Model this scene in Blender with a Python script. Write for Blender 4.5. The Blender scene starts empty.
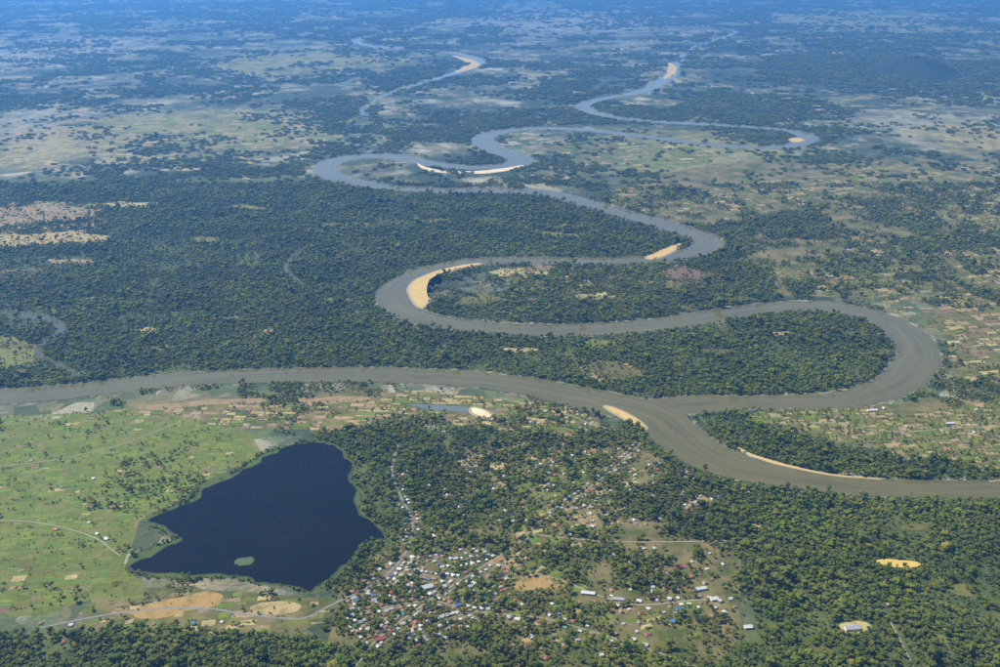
import bpy, bmesh, math, random
import numpy as np
from mathutils import Vector

# ------------------------------------------------------------------ camera, sky, sun, exposure
S = bpy.context.scene
H_CAM, F_PIX, HORIZON = 1600.0, 972.0, -52.0          # camera height (m), focal length and horizon row of the photograph
PITCH = math.atan((333.5 - HORIZON) / F_PIX)
cam = bpy.data.cameras.new('camera'); cam_o = bpy.data.objects.new('camera', cam)
S.collection.objects.link(cam_o); S.camera = cam_o
cam.sensor_width = 36; cam.lens = 36 * F_PIX / 1000; cam.clip_start = 1; cam.clip_end = 400000
cam_o.location = (0, 0, H_CAM); cam_o.rotation_euler = (math.pi / 2 - PITCH, 0, 0)

SUN_EL, SUN_AZ = math.radians(53), math.radians(290)   # azimuth clockwise from +Y: ahead of the camera, to its left
w = bpy.data.worlds.new('World'); S.world = w; w.use_nodes = True
nt = w.node_tree; sky = nt.nodes.new('ShaderNodeTexSky'); sky.sky_type = 'NISHITA'; sky.sun_disc = False
sky.sun_elevation = SUN_EL; sky.sun_rotation = SUN_AZ; sky.altitude = 100; sky.dust_density = 0.6
bg = nt.nodes['Background']; bg.inputs['Strength'].default_value = 0.12
nt.links.new(sky.outputs[0], bg.inputs[0])
sun = bpy.data.lights.new('sun', 'SUN'); sun.energy = 5.0; sun.angle = math.radians(0.53); sun.color = (1, .945, .83)
sun_o = bpy.data.objects.new('sun', sun); S.collection.objects.link(sun_o); sun_o.location = (0, 0, 3000)
sd = Vector((math.sin(SUN_AZ) * math.cos(SUN_EL), math.cos(SUN_AZ) * math.cos(SUN_EL), math.sin(SUN_EL)))
sun_o.rotation_euler = sd.to_track_quat('Z', 'Y').to_euler()
vs = S.view_settings; vs.view_transform = 'Standard'; vs.look = 'None'; vs.exposure = 0.48; vs.gamma = 1.0; vs.use_curve_mapping = False
S.cycles.max_bounces = 4; S.cycles.diffuse_bounces = 2; S.cycles.glossy_bounces = 2; S.cycles.volume_bounces = 2
S.cycles.use_denoising = False

HAZE_DENSITY, HAZE_COLOR = 3.6e-5, (0.13, 0.44, 1.0)

# ------------------------------------------------------------------ helpers
rng = np.random.default_rng(7); random.seed(7)
COL = S.collection
sp, cp = math.sin(PITCH), math.cos(PITCH)
def g(x, y):
    """a point of the photograph -> the ground point (metres) it shows"""
    cx, cy = (x - 500) / F_PIX, (333.5 - y) / F_PIX
    t = H_CAM / (sp - cy * cp)
    return (t * cx, t * (cp + cy * sp))
def reach(y):
    """how much farther the row lies than for a horizon 75 pixels above the frame, for which widths were measured"""
    cy = (333.5 - y) / F_PIX; p0 = math.atan((333.5 + 75) / F_PIX)
    return (math.sin(p0) - cy * math.cos(p0)) / (sp - cy * cp)
def gp(pts): return [g(*p) for p in pts]

def tag(o, label=None, cat=None, group=None, kind=None):
    if label: o['label'] = label
    if cat: o['category'] = cat
    if group: o['group'] = group
    if kind: o['kind'] = kind
    return o
def link(name, data, parent=None):
    o = bpy.data.objects.new(name, data); COL.objects.link(o); o.parent = parent
    return o
def mesh(name, verts, faces, mats, fm=None, smooth=False):
    me = bpy.data.meshes.new(name); me.from_pydata([tuple(v) for v in verts], [], faces)
    for m in (mats if isinstance(mats, (list, tuple)) else [mats]): me.materials.append(m)
    if fm is not None: me.polygons.foreach_set('material_index', fm)
    if smooth: me.polygons.foreach_set('use_smooth', [True] * len(me.polygons))
    me.update(); return me

def catmull(P, n=10):
    P = np.array(P, float); Q = np.vstack([2 * P[0] - P[1], P, 2 * P[-1] - P[-2]]); out = []
    for i in range(1, len(Q) - 2):
        for t in np.linspace(0, 1, n, endpoint=False):
            a, b, c, d = Q[i - 1], Q[i], Q[i + 1], Q[i + 2]
            out.append(.5 * (2 * b + (c - a) * t + (2 * a - 5 * b + 4 * c - d) * t * t + (3 * b - a - 3 * c + d) * t ** 3))
    out.append(Q[-2]); return np.array(out)
def closed_smooth(P, n=6, rough=0.0, seed=0):
    P = np.array(P, float); m = len(P); out = []
    for i in range(m):
        a, b, c, d = P[i - 1], P[i], P[(i + 1) % m], P[(i + 2) % m]
        for t in np.linspace(0, 1, n, endpoint=False):
            out.append(.5 * (2 * b + (c - a) * t + (2 * a - 5 * b + 4 * c - d) * t * t + (3 * b - a - 3 * c + d) * t ** 3))
    out = np.array(out)
    if rough:
        r = np.random.default_rng(seed); out = out + r.normal(0, rough, out.shape)
    return out
def waver(P, amp, seed, step=45.):
    """an outline with many small bays"""
    P = np.array(P, float); out = []
    for i in range(len(P)):
        a, b = P[i], P[(i + 1) % len(P)]; n = int(min(60, max(1, np.hypot(*(b - a)) / step)))
        for t in np.arange(n) / n: out.append(a + (b - a) * t)
    out = np.array(out); f = 1 + np.maximum(out[:, 1] - 2500, 0) / 3000.
    dx = (vnoise(out[:, 0], out[:, 1], 170, seed, 3) - .5) * 2; dy = (vnoise(out[:, 0], out[:, 1], 170, seed + 9, 3) - .5) * 2
    return out + np.column_stack([dx, dy]) * (amp * f)[:, None]
def ragged(P, amp, seed):
    """waver with fine bays and spits on top"""
    Q = waver(P, amp, seed, 9.); d = np.column_stack([vnoise(Q[:, 0], Q[:, 1], 38, seed + 3, 3) - .5, vnoise(Q[:, 0], Q[:, 1], 38, seed + 4, 3) - .5])
    return Q + d * 1.5 * amp
def inpoly(X, Y, poly):
    poly = np.asarray(poly); ins = np.zeros(X.shape, bool); j = len(poly) - 1
    for i in range(len(poly)):
        xi, yi = poly[i]; xj, yj = poly[j]
        if yi != yj:
            c = ((yi > Y) != (yj > Y)) & (X < (xj - xi) * (Y - yi) / (yj - yi) + xi); ins ^= c
        j = i
    return ins
def vnoise(X, Y, scale, seed=0, octaves=3):
    """plain value noise, 0..1"""
    tot = np.zeros_like(X, dtype=float); amp = 1; s = 0
    for o in range(octaves):
        u = X / scale * 2 ** o + 1000.3; v = Y / scale * 2 ** o + 1000.7
        iu, iv = np.floor(u).astype(np.int64), np.floor(v).astype(np.int64); fu, fv = u - iu, v - iv
        fu = fu * fu * (3 - 2 * fu); fv = fv * fv * (3 - 2 * fv)
        def h(a, b):
            n = (a * 374761393 + b * 668265263 + (seed + o * 17) * 144269504) & 0x7fffffff
            n = ((n ^ (n >> 13)) * 1274126177) & 0x7fffffff
            return ((n ^ (n >> 16)) & 0xffff) / 65535.0
        tot += amp * ((h(iu, iv) * (1 - fu) + h(iu + 1, iv) * fu) * (1 - fv) + (h(iu, iv + 1) * (1 - fu) + h(iu + 1, iv + 1) * fu) * fv)
        s += amp; amp *= .55
    return tot / s

# ------------------------------------------------------------------ materials
class MT:
    """a small node-tree writer"""
    def __init__(s, name, rough=.9, spec=.3):
        s.m = bpy.data.materials.new(name); s.m.use_nodes = True; s.t = s.m.node_tree
        s.b = s.t.nodes['Principled BSDF']; s.b.inputs['Roughness'].default_value = rough
        s.b.inputs['Specular IOR Level'].default_value = spec
        s.pos = s.n('ShaderNodeNewGeometry').outputs['Position']
    def n(s, t, **k):
        x = s.t.nodes.new(t)
        for a, v in k.items(): setattr(x, a, v)
        return x
    def l(s, a, b): s.t.links.new(a, b)
    def noise(s, scale, detail=4, rough=.6, stretch=None):
        x = s.n('ShaderNodeTexNoise'); x.inputs['Scale'].default_value = scale; x.inputs['Detail'].default_value = detail
        x.inputs['Roughness'].default_value = rough
        if stretch:
            mp = s.n('ShaderNodeMapping'); mp.inputs['Scale'].default_value = stretch; s.l(s.pos, mp.inputs[0]); s.l(mp.outputs[0], x.inputs['Vector'])
        else: s.l(s.pos, x.inputs['Vector'])
        return x.outputs['Fac']
    def vor(s, scale, feature='F1', stretch=None):
        x = s.n('ShaderNodeTexVoronoi', feature=feature); x.inputs['Scale'].default_value = scale
        if stretch:
            mp = s.n('ShaderNodeMapping'); mp.inputs['Scale'].default_value = stretch; mp.inputs['Rotation'].default_value = (0, 0, .35)
            s.l(s.pos, mp.inputs[0]); s.l(mp.outputs[0], x.inputs['Vector'])
        else: s.l(s.pos, x.inputs['Vector'])
        return x
    def ramp(s, fac, stops, interp='LINEAR'):
        r = s.n('ShaderNodeValToRGB'); r.color_ramp.interpolation = interp; e = r.color_ramp.elements
        while len(e) < len(stops): e.new(.5)
        for i, (p, c) in enumerate(stops):
            e[i].position = p; e[i].color = (c, c, c, 1) if isinstance(c, (int, float)) else (*c, 1)
        s.l(fac, r.inputs[0]); return r.outputs[0]
    def mix(s, fac, a, b, blend='MIX'):
        x = s.n('ShaderNodeMix', data_type='RGBA', blend_type=blend)
        for sock, v in ((x.inputs[0], fac), (x.inputs[6], a), (x.inputs[7], b)):
            if isinstance(v, (int, float)): sock.default_value = v
            elif isinstance(v, tuple): sock.default_value = (*v, 1)
            else: s.l(v, sock)
        return x.outputs[2]
    def rnd(s): return s.n('ShaderNodeObjectInfo').outputs['Random']
    def sep(s, v):
        x = s.n('ShaderNodeSeparateColor'); s.l(v, x.inputs[0]); return x.outputs[0]
    def bump(s, h, dist=1., strength=.6):
        x = s.n('ShaderNodeBump'); x.inputs['Distance'].default_value = dist; x.inputs['Strength'].default_value = strength
        s.l(h, x.inputs['Height']); s.l(x.outputs[0], s.b.inputs['Normal'])
    def out(s, c):
        if isinstance(c, tuple): s.b.inputs['Base Color'].default_value = (*c, 1)
        else: s.l(c, s.b.inputs['Base Color'])
        return s.m

M = {}
PLAINS = [(px_, py_, rx_ * reach(py_), ry_ * reach(py_) ** 2, c_) for px_, py_, rx_, ry_, c_ in [(60, 142, 1000, 1300, 'dry'), (255, 130, 900, 1300, 'green'), (150, 124, 800, 900, 'green'), (20, 122, 700, 800, 'pale'), (955, 128, 1100, 1300, 'pale'), (985, 140, 700, 900, 'dry'), (700, 155, 1100, 1300, 'green'),
          (40, 50, 2000, 2600, 'pale'), (560, 22, 2400, 3000, 'pale'), (300, 60, 1800, 1800, 'green'), (860, 22, 2400, 3000, 'green'), (30, 226, 520, 620, 'dry'), (850, 215, 1000, 1200, 'dry'), (960, 250, 500, 700, 'green'), (820, 180, 900, 900, 'pale'), (865, 74, 2300, 2300, 'wood')]]
# wide land: woodland and a patchwork of small fields
q = MT('land')
patch = q.sep(q.vor(1 / 210., stretch=(1, .8, 1)).outputs['Color'])
small = q.sep(q.vor(1 / 75., stretch=(1.1, .9, 1)).outputs['Color'])
fieldc = q.ramp(patch, [(0, (.085, .10, .038)), (.22, (.20, .17, .085)), (.4, (.11, .145, .05)), (.55, (.30, .245, .14)), (.7, (.13, .13, .055)), (.85, (.36, .33, .23)), (1, (.09, .12, .045))], 'CONSTANT')
smallc = q.ramp(small, [(0, (.06, .085, .03)), (.35, (.17, .15, .07)), (.6, (.10, .13, .045)), (.8, (.31, .28, .19)), (1, (.07, .09, .035))], 'CONSTANT')
fieldc = q.mix(q.ramp(q.noise(1 / 400., 3), [(.42, 0.), (.58, 1.)]), fieldc, smallc)
wood = q.ramp(q.noise(1 / 30., 5, .7), [(.3, (.016, .028, .011)), (.7, (.045, .068, .024))])
wmask = q.ramp(q.noise(1 / 900., 7, .7), [(.44, 1.), (.56, 0.)])
c = q.mix(wmask, fieldc, wood)
def plain_mask(q, px, py, rx, ry, wob=1.0):
    mp = q.n('ShaderNodeMapping'); mp.vector_type = 'TEXTURE'; mp.inputs['Location'].default_value = (*g(px, py), 0); mp.inputs['Scale'].default_value = (rx, ry, 1e5)
    q.l(q.pos, mp.inputs[0]); ln = q.n('ShaderNodeVectorMath', operation='LENGTH'); q.l(mp.outputs[0], ln.inputs[0])
    ad = q.n('ShaderNodeMath', operation='MULTIPLY_ADD'); q.l(q.noise(1 / 420., 7, .72), ad.inputs[0]); ad.inputs[1].default_value = 2.6 * wob; q.l(ln.outputs['Value'], ad.inputs[2])
    return q.ramp(ad.outputs[0], [(0, 1.), (.5, 1.), (.66, 0.)]) if False else q.ramp(scale_(q, ad.outputs[0], .4), [(.70, 1.), (.86, 0.)])
def scale_(q, v, k):
    m_ = q.n('ShaderNodeMath', operation='MULTIPLY'); q.l(v, m_.inputs[0]); m_.inputs[1].default_value = k; return m_.outputs[0]
dry = q.ramp(q.noise(1 / 210., 6, .7, (1, .55, 1)), [(.28, (.06, .08, .015)), (.42, (.19, .165, .05)), (.52, (.34, .27, .11)), (.6, (.13, .14, .03)), (.74, (.38, .32, .17))])
drygreen = q.ramp(q.noise(1 / 240., 6, .7, (1, .6, 1)), [(.3, (.045, .07, .012)), (.45, (.13, .15, .025)), (.58, (.26, .22, .07)), (.75, (.10, .125, .022))])
palec = q.ramp(q.noise(1 / 260., 6, .7, (1, .55, 1)), [(.3, (.07, .09, .04)), (.46, (.16, .165, .10)), (.58, (.30, .28, .20)), (.75, (.11, .125, .06))])
for px, py, rx, ry, cc in PLAINS:
    c = q.mix(plain_mask(q, px, py, rx, ry), c, {'dry': dry, 'green': drygreen, 'pale': palec, 'wood': wood}[cc])
c = q.mix(q.ramp(q.noise(1 / 14., 4, .7), [(.45, 0.), (.7, .75)]), c, (.035, .05, .02))
M['land'] = q.out(c)
q = MT('forest_floor')
M['floor'] = q.out(q.mix(q.ramp(q.noise(1 / 160., 5, .65), [(.45, 0.), (.7, 1.)]), q.ramp(q.noise(1 / 18., 5, .7), [(.3, (.032, .052, .010)), (.7, (.075, .095, .020))]), q.ramp(q.noise(1 / 14., 5, .7), [(.3, (.075, .10, .02)), (.75, (.155, .15, .045))])))
q = MT('hill_woods'); q.bump(q.noise(1 / 40., 4, .7), 12., 1.); M['hill'] = q.out(q.ramp(q.noise(1 / 40., 5, .7), [(.3, (.010, .018, .006)), (.7, (.028, .040, .012))]))
q = MT('scrub')
M['scrub'] = q.out(q.mix(q.ramp(q.noise(1 / 130., 5, .65), [(.4, 0.), (.62, 1.)]), q.ramp(q.noise(1 / 12., 4, .7), [(.3, (.036, .052, .007)), (.75, (.09, .10, .016)), ]), (.18, .14, .055)))
q = MT('marsh'); M['marsh'] = q.out(q.mix(q.noise(1 / 14., 5, .7), (.035, .058, .008), (.085, .115, .014)))
q = MT('meadow')
M['meadow'] = q.out(q.mix(q.ramp(q.noise(1 / 110., 6, .68), [(.45, 0.), (.68, .85)]), q.ramp(q.noise(1 / 16., 5, .7), [(.28, (.042, .068, .006)), (.5, (.088, .118, .009)), (.78, (.160, .170, .022))]), q.ramp(q.noise(1 / 20., 4, .7), [(.3, (.105, .10, .02)), (.7, (.26, .20, .08))])))
def water(name, base, rough, wave, scatter):
    q = MT(name, rough, .5); q.b.inputs['IOR'].default_value = 1.333
    q.bump(q.noise(wave, 3, .6), 1.0, scatter)
    return q, base
q, _ = water('river_water', 0, .11, 1 / 9., .05)
fl = q.n('ShaderNodeUVMap'); fl.uv_map = 'flow'; mpf = q.n('ShaderNodeMapping'); mpf.inputs['Scale'].default_value = (1 / 520., 1 / 26., 1); q.l(fl.outputs[0], mpf.inputs[0])
nf = q.n('ShaderNodeTexNoise'); nf.inputs['Scale'].default_value = 1.; nf.inputs['Detail'].default_value = 5; nf.inputs['Roughness'].default_value = .62; q.l(mpf.outputs[0], nf.inputs['Vector'])
silt = q.ramp(nf.outputs['Fac'], [(.35, 0.), (.68, 1.)])
M['river'] = q.out(q.mix(silt, q.mix(q.ramp(q.noise(1 / 230., 6, .65, (1, .6, 1)), [(.35, 0.), (.65, 1.)]), (.076, .070, .019), (.106, .095, .028)), (.135, .114, .040)))
q, _ = water('creek_water', 0, .15, 1 / 5., .03); M['creek'] = q.out(q.mix(q.noise(1 / 60., 4), (.05, .05, .022), (.085, .08, .036)))
q, _ = water('lake_water', 0, .12, 1 / 6., .004); q.b.inputs['Specular IOR Level'].default_value = .14
q.l(q.ramp(q.noise(1 / 120., 5, .65, (.35, 1.6, 1)), [(.4, .04), (.62, .22)]), q.b.inputs['Roughness'])
M['lake'] = q.out(q.mix(q.noise(1 / 180., 4, .6), (.004, .005, .005), (.010, .010, .008)))
q = MT('sand')
sandc = q.mix(q.noise(1 / 12., 5, .7), q.ramp(q.noise(1 / 75., 5, .65), [(.42, (.54, .37, .13)), (.62, (.68, .58, .40))]), (.58, .49, .32))
q.bump(q.noise(1 / 5., 4), .4); M['sand'] = q.out(sandc)
q = MT('white_sand'); M['white_sand'] = q.out(q.mix(q.noise(1 / 12., 4), (.62, .60, .55), (.76, .74, .70)))
q = MT('tan_sand'); M['sand_tan'] = q.out(q.mix(q.ramp(q.noise(1 / 22., 5, .7), [(.5, 0.), (.72, .8)]), q.mix(q.noise(1 / 40., 5, .65), (.42, .26, .065), (.55, .40, .17)), (.30, .235, .12)))
q = MT('wet_sand', .5); M['wet_sand'] = q.out(q.mix(q.noise(1 / 15., 4), (.22, .18, .10), (.36, .30, .18)))
q = MT('mud'); M['mud'] = q.out(q.mix(q.ramp(q.noise(1 / 60., 5, .7), [(.45, 0.), (.65, 1.)]), (.05, .065, .028), (.33, .28, .19)))
def field_mat(name, a, b, stripe=.0, stripe_dir=0.):
    q = MT(name)
    base = q.mix(q.noise(1 / 22., 5, .7), a, b)
    hv = q.n('ShaderNodeHueSaturation'); q.l(base, hv.inputs['Color'])
    mp = q.n('ShaderNodeMapRange'); q.l(q.rnd(), mp.inputs[0]); mp.inputs[3].default_value = .8; mp.inputs[4].default_value = 1.18; q.l(mp.outputs[0], hv.inputs['Value'])
    mp2 = q.n('ShaderNodeMapRange'); q.l(q.rnd(), mp2.inputs[0]); mp2.inputs[3].default_value = .475; mp2.inputs[4].default_value = .52; q.l(mp2.outputs[0], hv.inputs['Hue'])
    c = hv.outputs[0]
    c = q.mix(q.ramp(q.noise(1 / 32., 5, .7), [(.48, 0.), (.7, .7)]), c, (.055, .08, .012))
    c = q.mix(q.ramp(q.noise(1 / 7., 3, .7), [(.55, 0.), (.75, .55)]), c, (.045, .065, .01))
    return q.out(c)
FM = {
 'green': field_mat('young_rice', (.075, .112, .010), (.125, .158, .018)),
 'lime': field_mat('bright_grass', (.105, .138, .012), (.165, .185, .024)),
 'olive': field_mat('rough_pasture', (.10, .105, .018), (.165, .15, .035)),
 'tan': field_mat('stubble', (.27, .195, .08), (.38, .285, .13)),
 'straw': field_mat('dry_straw', (.27, .215, .085), (.36, .29, .14)),
 'brown': field_mat('tilled_soil', (.15, .10, .055), (.22, .15, .085)),
 'pale': field_mat('flooded_pale', (.21, .19, .085), (.28, .25, .13)),
 'gold': field_mat('bare_ochre', (.25, .155, .045), (.36, .23, .08)),
}
q = MT('yellow_earth'); FM['ochre'] = q.out(q.mix(q.noise(1 / 14., 4, .7), (.44, .29, .05), (.56, .40, .11)))
FML = list(FM)
q = MT('road'); M['road'] = q.out(q.mix(q.noise(1 / 15., 4), (.21, .175, .12), (.31, .26, .18)))
q = MT('asphalt'); M['asphalt'] = q.out(q.mix(q.noise(1 / 9., 4), (.15, .145, .135), (.22, .21, .19)))
def leaf_mat(name, a, b, c2):
    q = MT(name, .75, .25)
    r = q.rnd()
    col = q.ramp(r, [(0, a), (.5, b), (.93, c2), (1, (c2[0] * 1.6, c2[1] * 1.05, c2[2]))])
    col = q.mix(q.ramp(q.noise(1 / 1.6, 3, .7), [(.35, 0.), (.7, .8)]), col, (a[0] * .55, a[1] * .55, a[2] * .5))
    col = q.mix(q.ramp(q.noise(1 / 150., 5, .7), [(.44, 0.), (.64, .75)]), col, (.118, .122, .014))
    hv = q.n('ShaderNodeHueSaturation'); q.l(col, hv.inputs['Color'])
    mp = q.n('ShaderNodeMapRange'); q.l(q.noise(1 / 340., 4, .6), mp.inputs[0]); mp.inputs[1].default_value = .3; mp.inputs[2].default_value = .7
    mp.inputs[3].default_value = .68; mp.inputs[4].default_value = 1.55; q.l(mp.outputs[0], hv.inputs['Value'])
    tr = q.n('ShaderNodeBsdfTranslucent'); tc = q.mix(1., hv.outputs[0], (1.25, 1.15, .5), 'MULTIPLY'); q.l(tc, tr.inputs['Color'])
    ms = q.n('ShaderNodeMixShader'); ms.inputs[0].default_value = .12; q.l(q.b.outputs[0], ms.inputs[1]); q.l(tr.outputs[0], ms.inputs[2])
    q.l(ms.outputs[0], q.t.nodes['Material Output'].inputs['Surface'])
    return q.out(hv.outputs[0])
M['leaf'] = leaf_mat('leaf', (.040, .074, .004), (.088, .130, .006), (.165, .185, .008))
M['leaf2'] = leaf_mat('leaf_yellowish', (.075, .100, .006), (.125, .145, .008), (.190, .180, .012))
M['bark'] = MT('bark').out((.09, .07, .05))
q = MT('weed', .8); M['weed'] = q.out(q.mix(q.noise(1 / 6., 4, .7), (.045, .07, .022), (.085, .115, .038)))
def paint(name, c, rough=.6, rust=None, metal=0):
    q = MT(name, rough, .4)
    col = q.mix(q.ramp(q.noise(.45, 4, .7), [(.4, 0.), (.75, .7)]), c, rust or tuple(v * .7 for v in c))
    hv = q.n('ShaderNodeHueSaturation'); q.l(col, hv.inputs['Color'])
    mp = q.n('ShaderNodeMapRange'); q.l(q.rnd(), mp.inputs[0]); mp.inputs[3].default_value = .75; mp.inputs[4].default_value = 1.15; q.l(mp.outputs[0], hv.inputs['Value'])
    return q.out(hv.outputs[0])
ROOF = {'white': paint('roof_white', (.54, .53, .50), .5), 'grey': paint('roof_grey_tin', (.42, .43, .44), .45, (.30, .24, .19)),
        'rusty': paint('roof_rusty_tin', (.27, .14, .085), .7, (.36, .24, .16)), 'red': paint('roof_red', (.33, .075, .05), .6),
        'blue': paint('roof_blue', (.07, .15, .32), .5), 'green': paint('roof_green', (.07, .22, .13), .5), 'orange': paint('roof_orange', (.42, .19, .08), .6)}
WALL = {'cream': paint('wall_cream', (.66, .60, .48)), 'white': paint('wall_white', (.74, .73, .70)), 'timber': paint('wall_timber', (.22, .15, .10))}
M['dark'] = MT('opening', .4).out((.03, .03, .035))

# ------------------------------------------------------------------ the map: rivers, lake, sand (photograph points)
RIV = {
 'main': ([(530, 10, 110), (495, 17, 110), (450, 25, 115), (400, 31, 120), (366, 37, 125), (357, 42, 130), (387, 48.5, 135), (444, 52, 145), (474, 58, 150), (478, 64, 150), (462, 71, 140), (440, 78, 115), (415, 85, 90), (396, 91, 70), (380, 97, 50), (372, 103, 40)], 'murky grey brown river bending far away near the top centre'),
 'far': ([(640, 22, 40), (700, 26, 60), (735, 31, 75), (722, 38, 90), (696, 47, 105), (676, 64, 135), (671, 75, 150), (658, 84, 150), (640, 92, 140), (597, 100, 130), (583, 107, 135), (603, 115, 140), (646, 121, 135), (700, 124, 130), (755, 127.5, 130), (792, 131.5, 140), (808, 138, 150), (795, 145, 140), (760, 147.5, 125), (712, 145, 120), (655, 138, 120), (605, 132, 130), (555, 128.5, 140), (512, 130, 150), (487, 136, 165), (484, 143, 180), (500, 151, 190), (520, 158.5, 190), (515, 164.5, 165), (480, 167.5, 150), (440, 165, 150), (412, 160, 160), (385, 156, 165), (352, 157.5, 160), (330, 163, 165), (325, 171, 170), (344, 180, 170), (382, 187, 165), (432, 190.5, 165), (490, 191, 165), (545, 193.5, 175), (595, 206, 180), (637, 218, 180), (672, 227, 175), (702, 237, 170), (708, 245, 165), (690, 253.5, 150), (648, 259.5, 125), (600, 261.5, 120), (540, 260.5, 125), (484, 261.5, 135), (440, 268.5, 150), (410, 279.5, 160), (394, 293, 165), (398, 307, 160), (424, 318.5, 150), (470, 326.5, 145), (540, 330, 145), (612, 328.5, 145), (672, 323, 145), (732, 312.5, 140), (785, 307, 135), (825, 307, 140), (862, 313, 155), (893, 325, 165), (913, 342, 170), (918, 358, 170), (905, 377, 165), (879, 391.5, 150), (842, 399.5, 135), (785, 402, 115), (730, 402.5, 120), (690, 404.5, 140), (650, 409, 150), (620, 408, 130)], 'looping grey brown river winding from the far centre through the forest'),
 'near': ([(-180, 420, 140), (-60, 405, 140), (0, 397, 140), (50, 393, 135), (100, 388, 130), (160, 381, 130), (230, 377, 130), (300, 375, 135), (380, 375, 135), (455, 377.5, 140), (510, 383.5, 150), (552, 391, 165), (590, 399.5, 180), (625, 407, 190), (655, 416, 190), (672, 430, 190), (690, 446, 185), (715, 460, 175), (755, 471.5, 150), (800, 479, 125), (850, 485.5, 115), (910, 489, 105), (980, 490, 105), (1060, 492, 105), (1200, 500, 110)], 'broad brown river crossing the whole width and leaving at the right edge'),
}
def strip(P, extra=0., n=8, rough=0., seed=0):
    pts = [(*g(x, y), wd * reach(y)) for x, y, wd in P]; C = catmull(pts, n)
    T = np.gradient(C[:, :2], axis=0); T /= np.linalg.norm(T, axis=1)[:, None]; N = np.stack([-T[:, 1], T[:, 0]], 1)
    hw = C[:, 2:3] / 2 + extra
    r = np.random.default_rng(seed)
    L = C[:, :2] + N * (hw + r.normal(0, rough, hw.shape)); R = C[:, :2] - N * (hw + r.normal(0, rough, hw.shape))
    return L, R, C
def strip_mesh(name, L, R, z, mat):
    n = len(L); V = [(*p, z) for p in L] + [(*p, z) for p in R]
    me = mesh(name, V, [(i, n + i, n + i + 1, i + 1) for i in range(n - 1)], mat)
    d = np.concatenate([[0], np.cumsum(np.linalg.norm(np.diff((np.array(L) + np.array(R)) / 2, axis=0), axis=1))]); wd = np.linalg.norm(np.array(L) - np.array(R), axis=1)
    uv = me.uv_layers.new(name='flow')
    for lp in me.loops: uv.data[lp.index].uv = (d[lp.vertex_index % n], wd[lp.vertex_index % n] / 2 * (1 if lp.vertex_index < n else -1) + 500)
    return me
def poly_mesh(name, P, z, mat, edge_z=None):
    bm = bmesh.new(); vs_ = [bm.verts.new((*p, z)) for p in P]; f = bm.faces.new(vs_)
    bmesh.ops.triangulate(bm, faces=[f]); bmesh.ops.recalc_face_normals(bm, faces=bm.faces[:])
    if bm.faces[:][0].normal.z < 0: bmesh.ops.reverse_faces(bm, faces=bm.faces[:])
    me = bpy.data.meshes.new(name); bm.to_mesh(me); bm.free(); me.materials.append(mat); return me
def offset(P, d):
    """move a closed outline inwards (d > 0) along its normals"""
    P = np.array(P); T = np.roll(P, -1, 0) - np.roll(P, 1, 0); T /= np.linalg.norm(T, axis=1)[:, None] + 1e-9
    Nn = np.stack([-T[:, 1], T[:, 0]], 1); area = np.sum(P[:, 0] * np.roll(P[:, 1], -1) - np.roll(P[:, 0], -1) * P[:, 1])
    return P + Nn * d * (1 if area > 0 else -1)
def mound(name, P, height, mat, z0=.4, shelf=7., rim=None):
    """a low bank with a sloping rim"""
    P = np.array(P); n = len(P); per = np.sum(np.linalg.norm(np.roll(P, -1, 0) - P, axis=1)); ar = abs(np.sum(P[:, 0] * np.roll(P[:, 1], -1) - np.roll(P[:, 0], -1) * P[:, 1])) / 2
    P, Q = offset(P, -min(shelf, .9 * ar / per)), P
    bm = bmesh.new(); a = [bm.verts.new((*p, z0)) for p in P]; b = [bm.verts.new((*p, z0 + height)) for p in Q]
    for i in range(n): bm.faces.new((a[i], a[(i + 1) % n], b[(i + 1) % n], b[i])).material_index = 1 if rim else 0
    f = bm.faces.new(b); bmesh.ops.triangulate(bm, faces=[f])
    for f in bm.faces:
        f.normal_update()
        if f.normal.z < 0: f.normal_flip()
    me = bpy.data.meshes.new(name); bm.to_mesh(me); bm.free(); me.materials.append(mat); me.materials.append(rim or mat); return me

# ground
N = 60; xs = np.linspace(-60000, 60000, N + 1); ys = np.linspace(-20000, 100000, N + 1)
V = [(x, y, 0) for y in ys for x in xs]
F = [(j * (N + 1) + i, j * (N + 1) + i + 1, (j + 1) * (N + 1) + i + 1, (j + 1) * (N + 1) + i) for j in range(N) for i in range(N)]
tag(link('ground', mesh('ground', V, F, M['land'])), kind='structure', label='flat tropical lowland of woods and small fields')

WATER = []   # (centre samples with width) for tree and house placement
for k, (P, lab) in RIV.items():
    L, R, C = strip(P, 8, 8, 8., 3)
    tag(link('riverbank', strip_mesh('riverbank', L, R, .55, M['mud'])), kind='structure', label='muddy bank along the river')
    L, R, C = strip(P, 0, 8, 4.5, 4)
    tag(link('river', strip_mesh('river', L, R, 1.0 if k != 'near' else 1.15, M['river'])), kind='structure', label=lab)
    WATER.append(C)
q, _ = water('pond_water', 0, .12, 1 / 5., .03); M['pond'] = q.out((.115, .135, .125))
POOL = waver(closed_smooth(gp([(410, 404.5), (430, 404.8), (455, 406.2), (476, 409), (478, 413.5), (462, 412.5), (440, 410.5), (420, 408.5)]), 4), 5, 4, 14)
tag(link('pond', poly_mesh('pond', POOL, .95, M['pond'])), kind='structure', label='blue grey pool just below the near river at the centre')
STREAMS = [([(366, 116, 35), (362, 110, 35), (372, 105, 38), (415, 104, 34), (463, 103, 30)], 0), ([(-90, 306, 60), (-30, 311, 60), (15, 314, 56), (48, 320, 46), (62, 330, 34), (45, 342, 26), (38, 354, 22), (60, 366, 18), (80, 378, 16)], 0), ([(365, 252, 14), (330, 240, 16), (300, 250, 18), (286, 268, 18), (300, 284, 15)], 0)]
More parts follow.
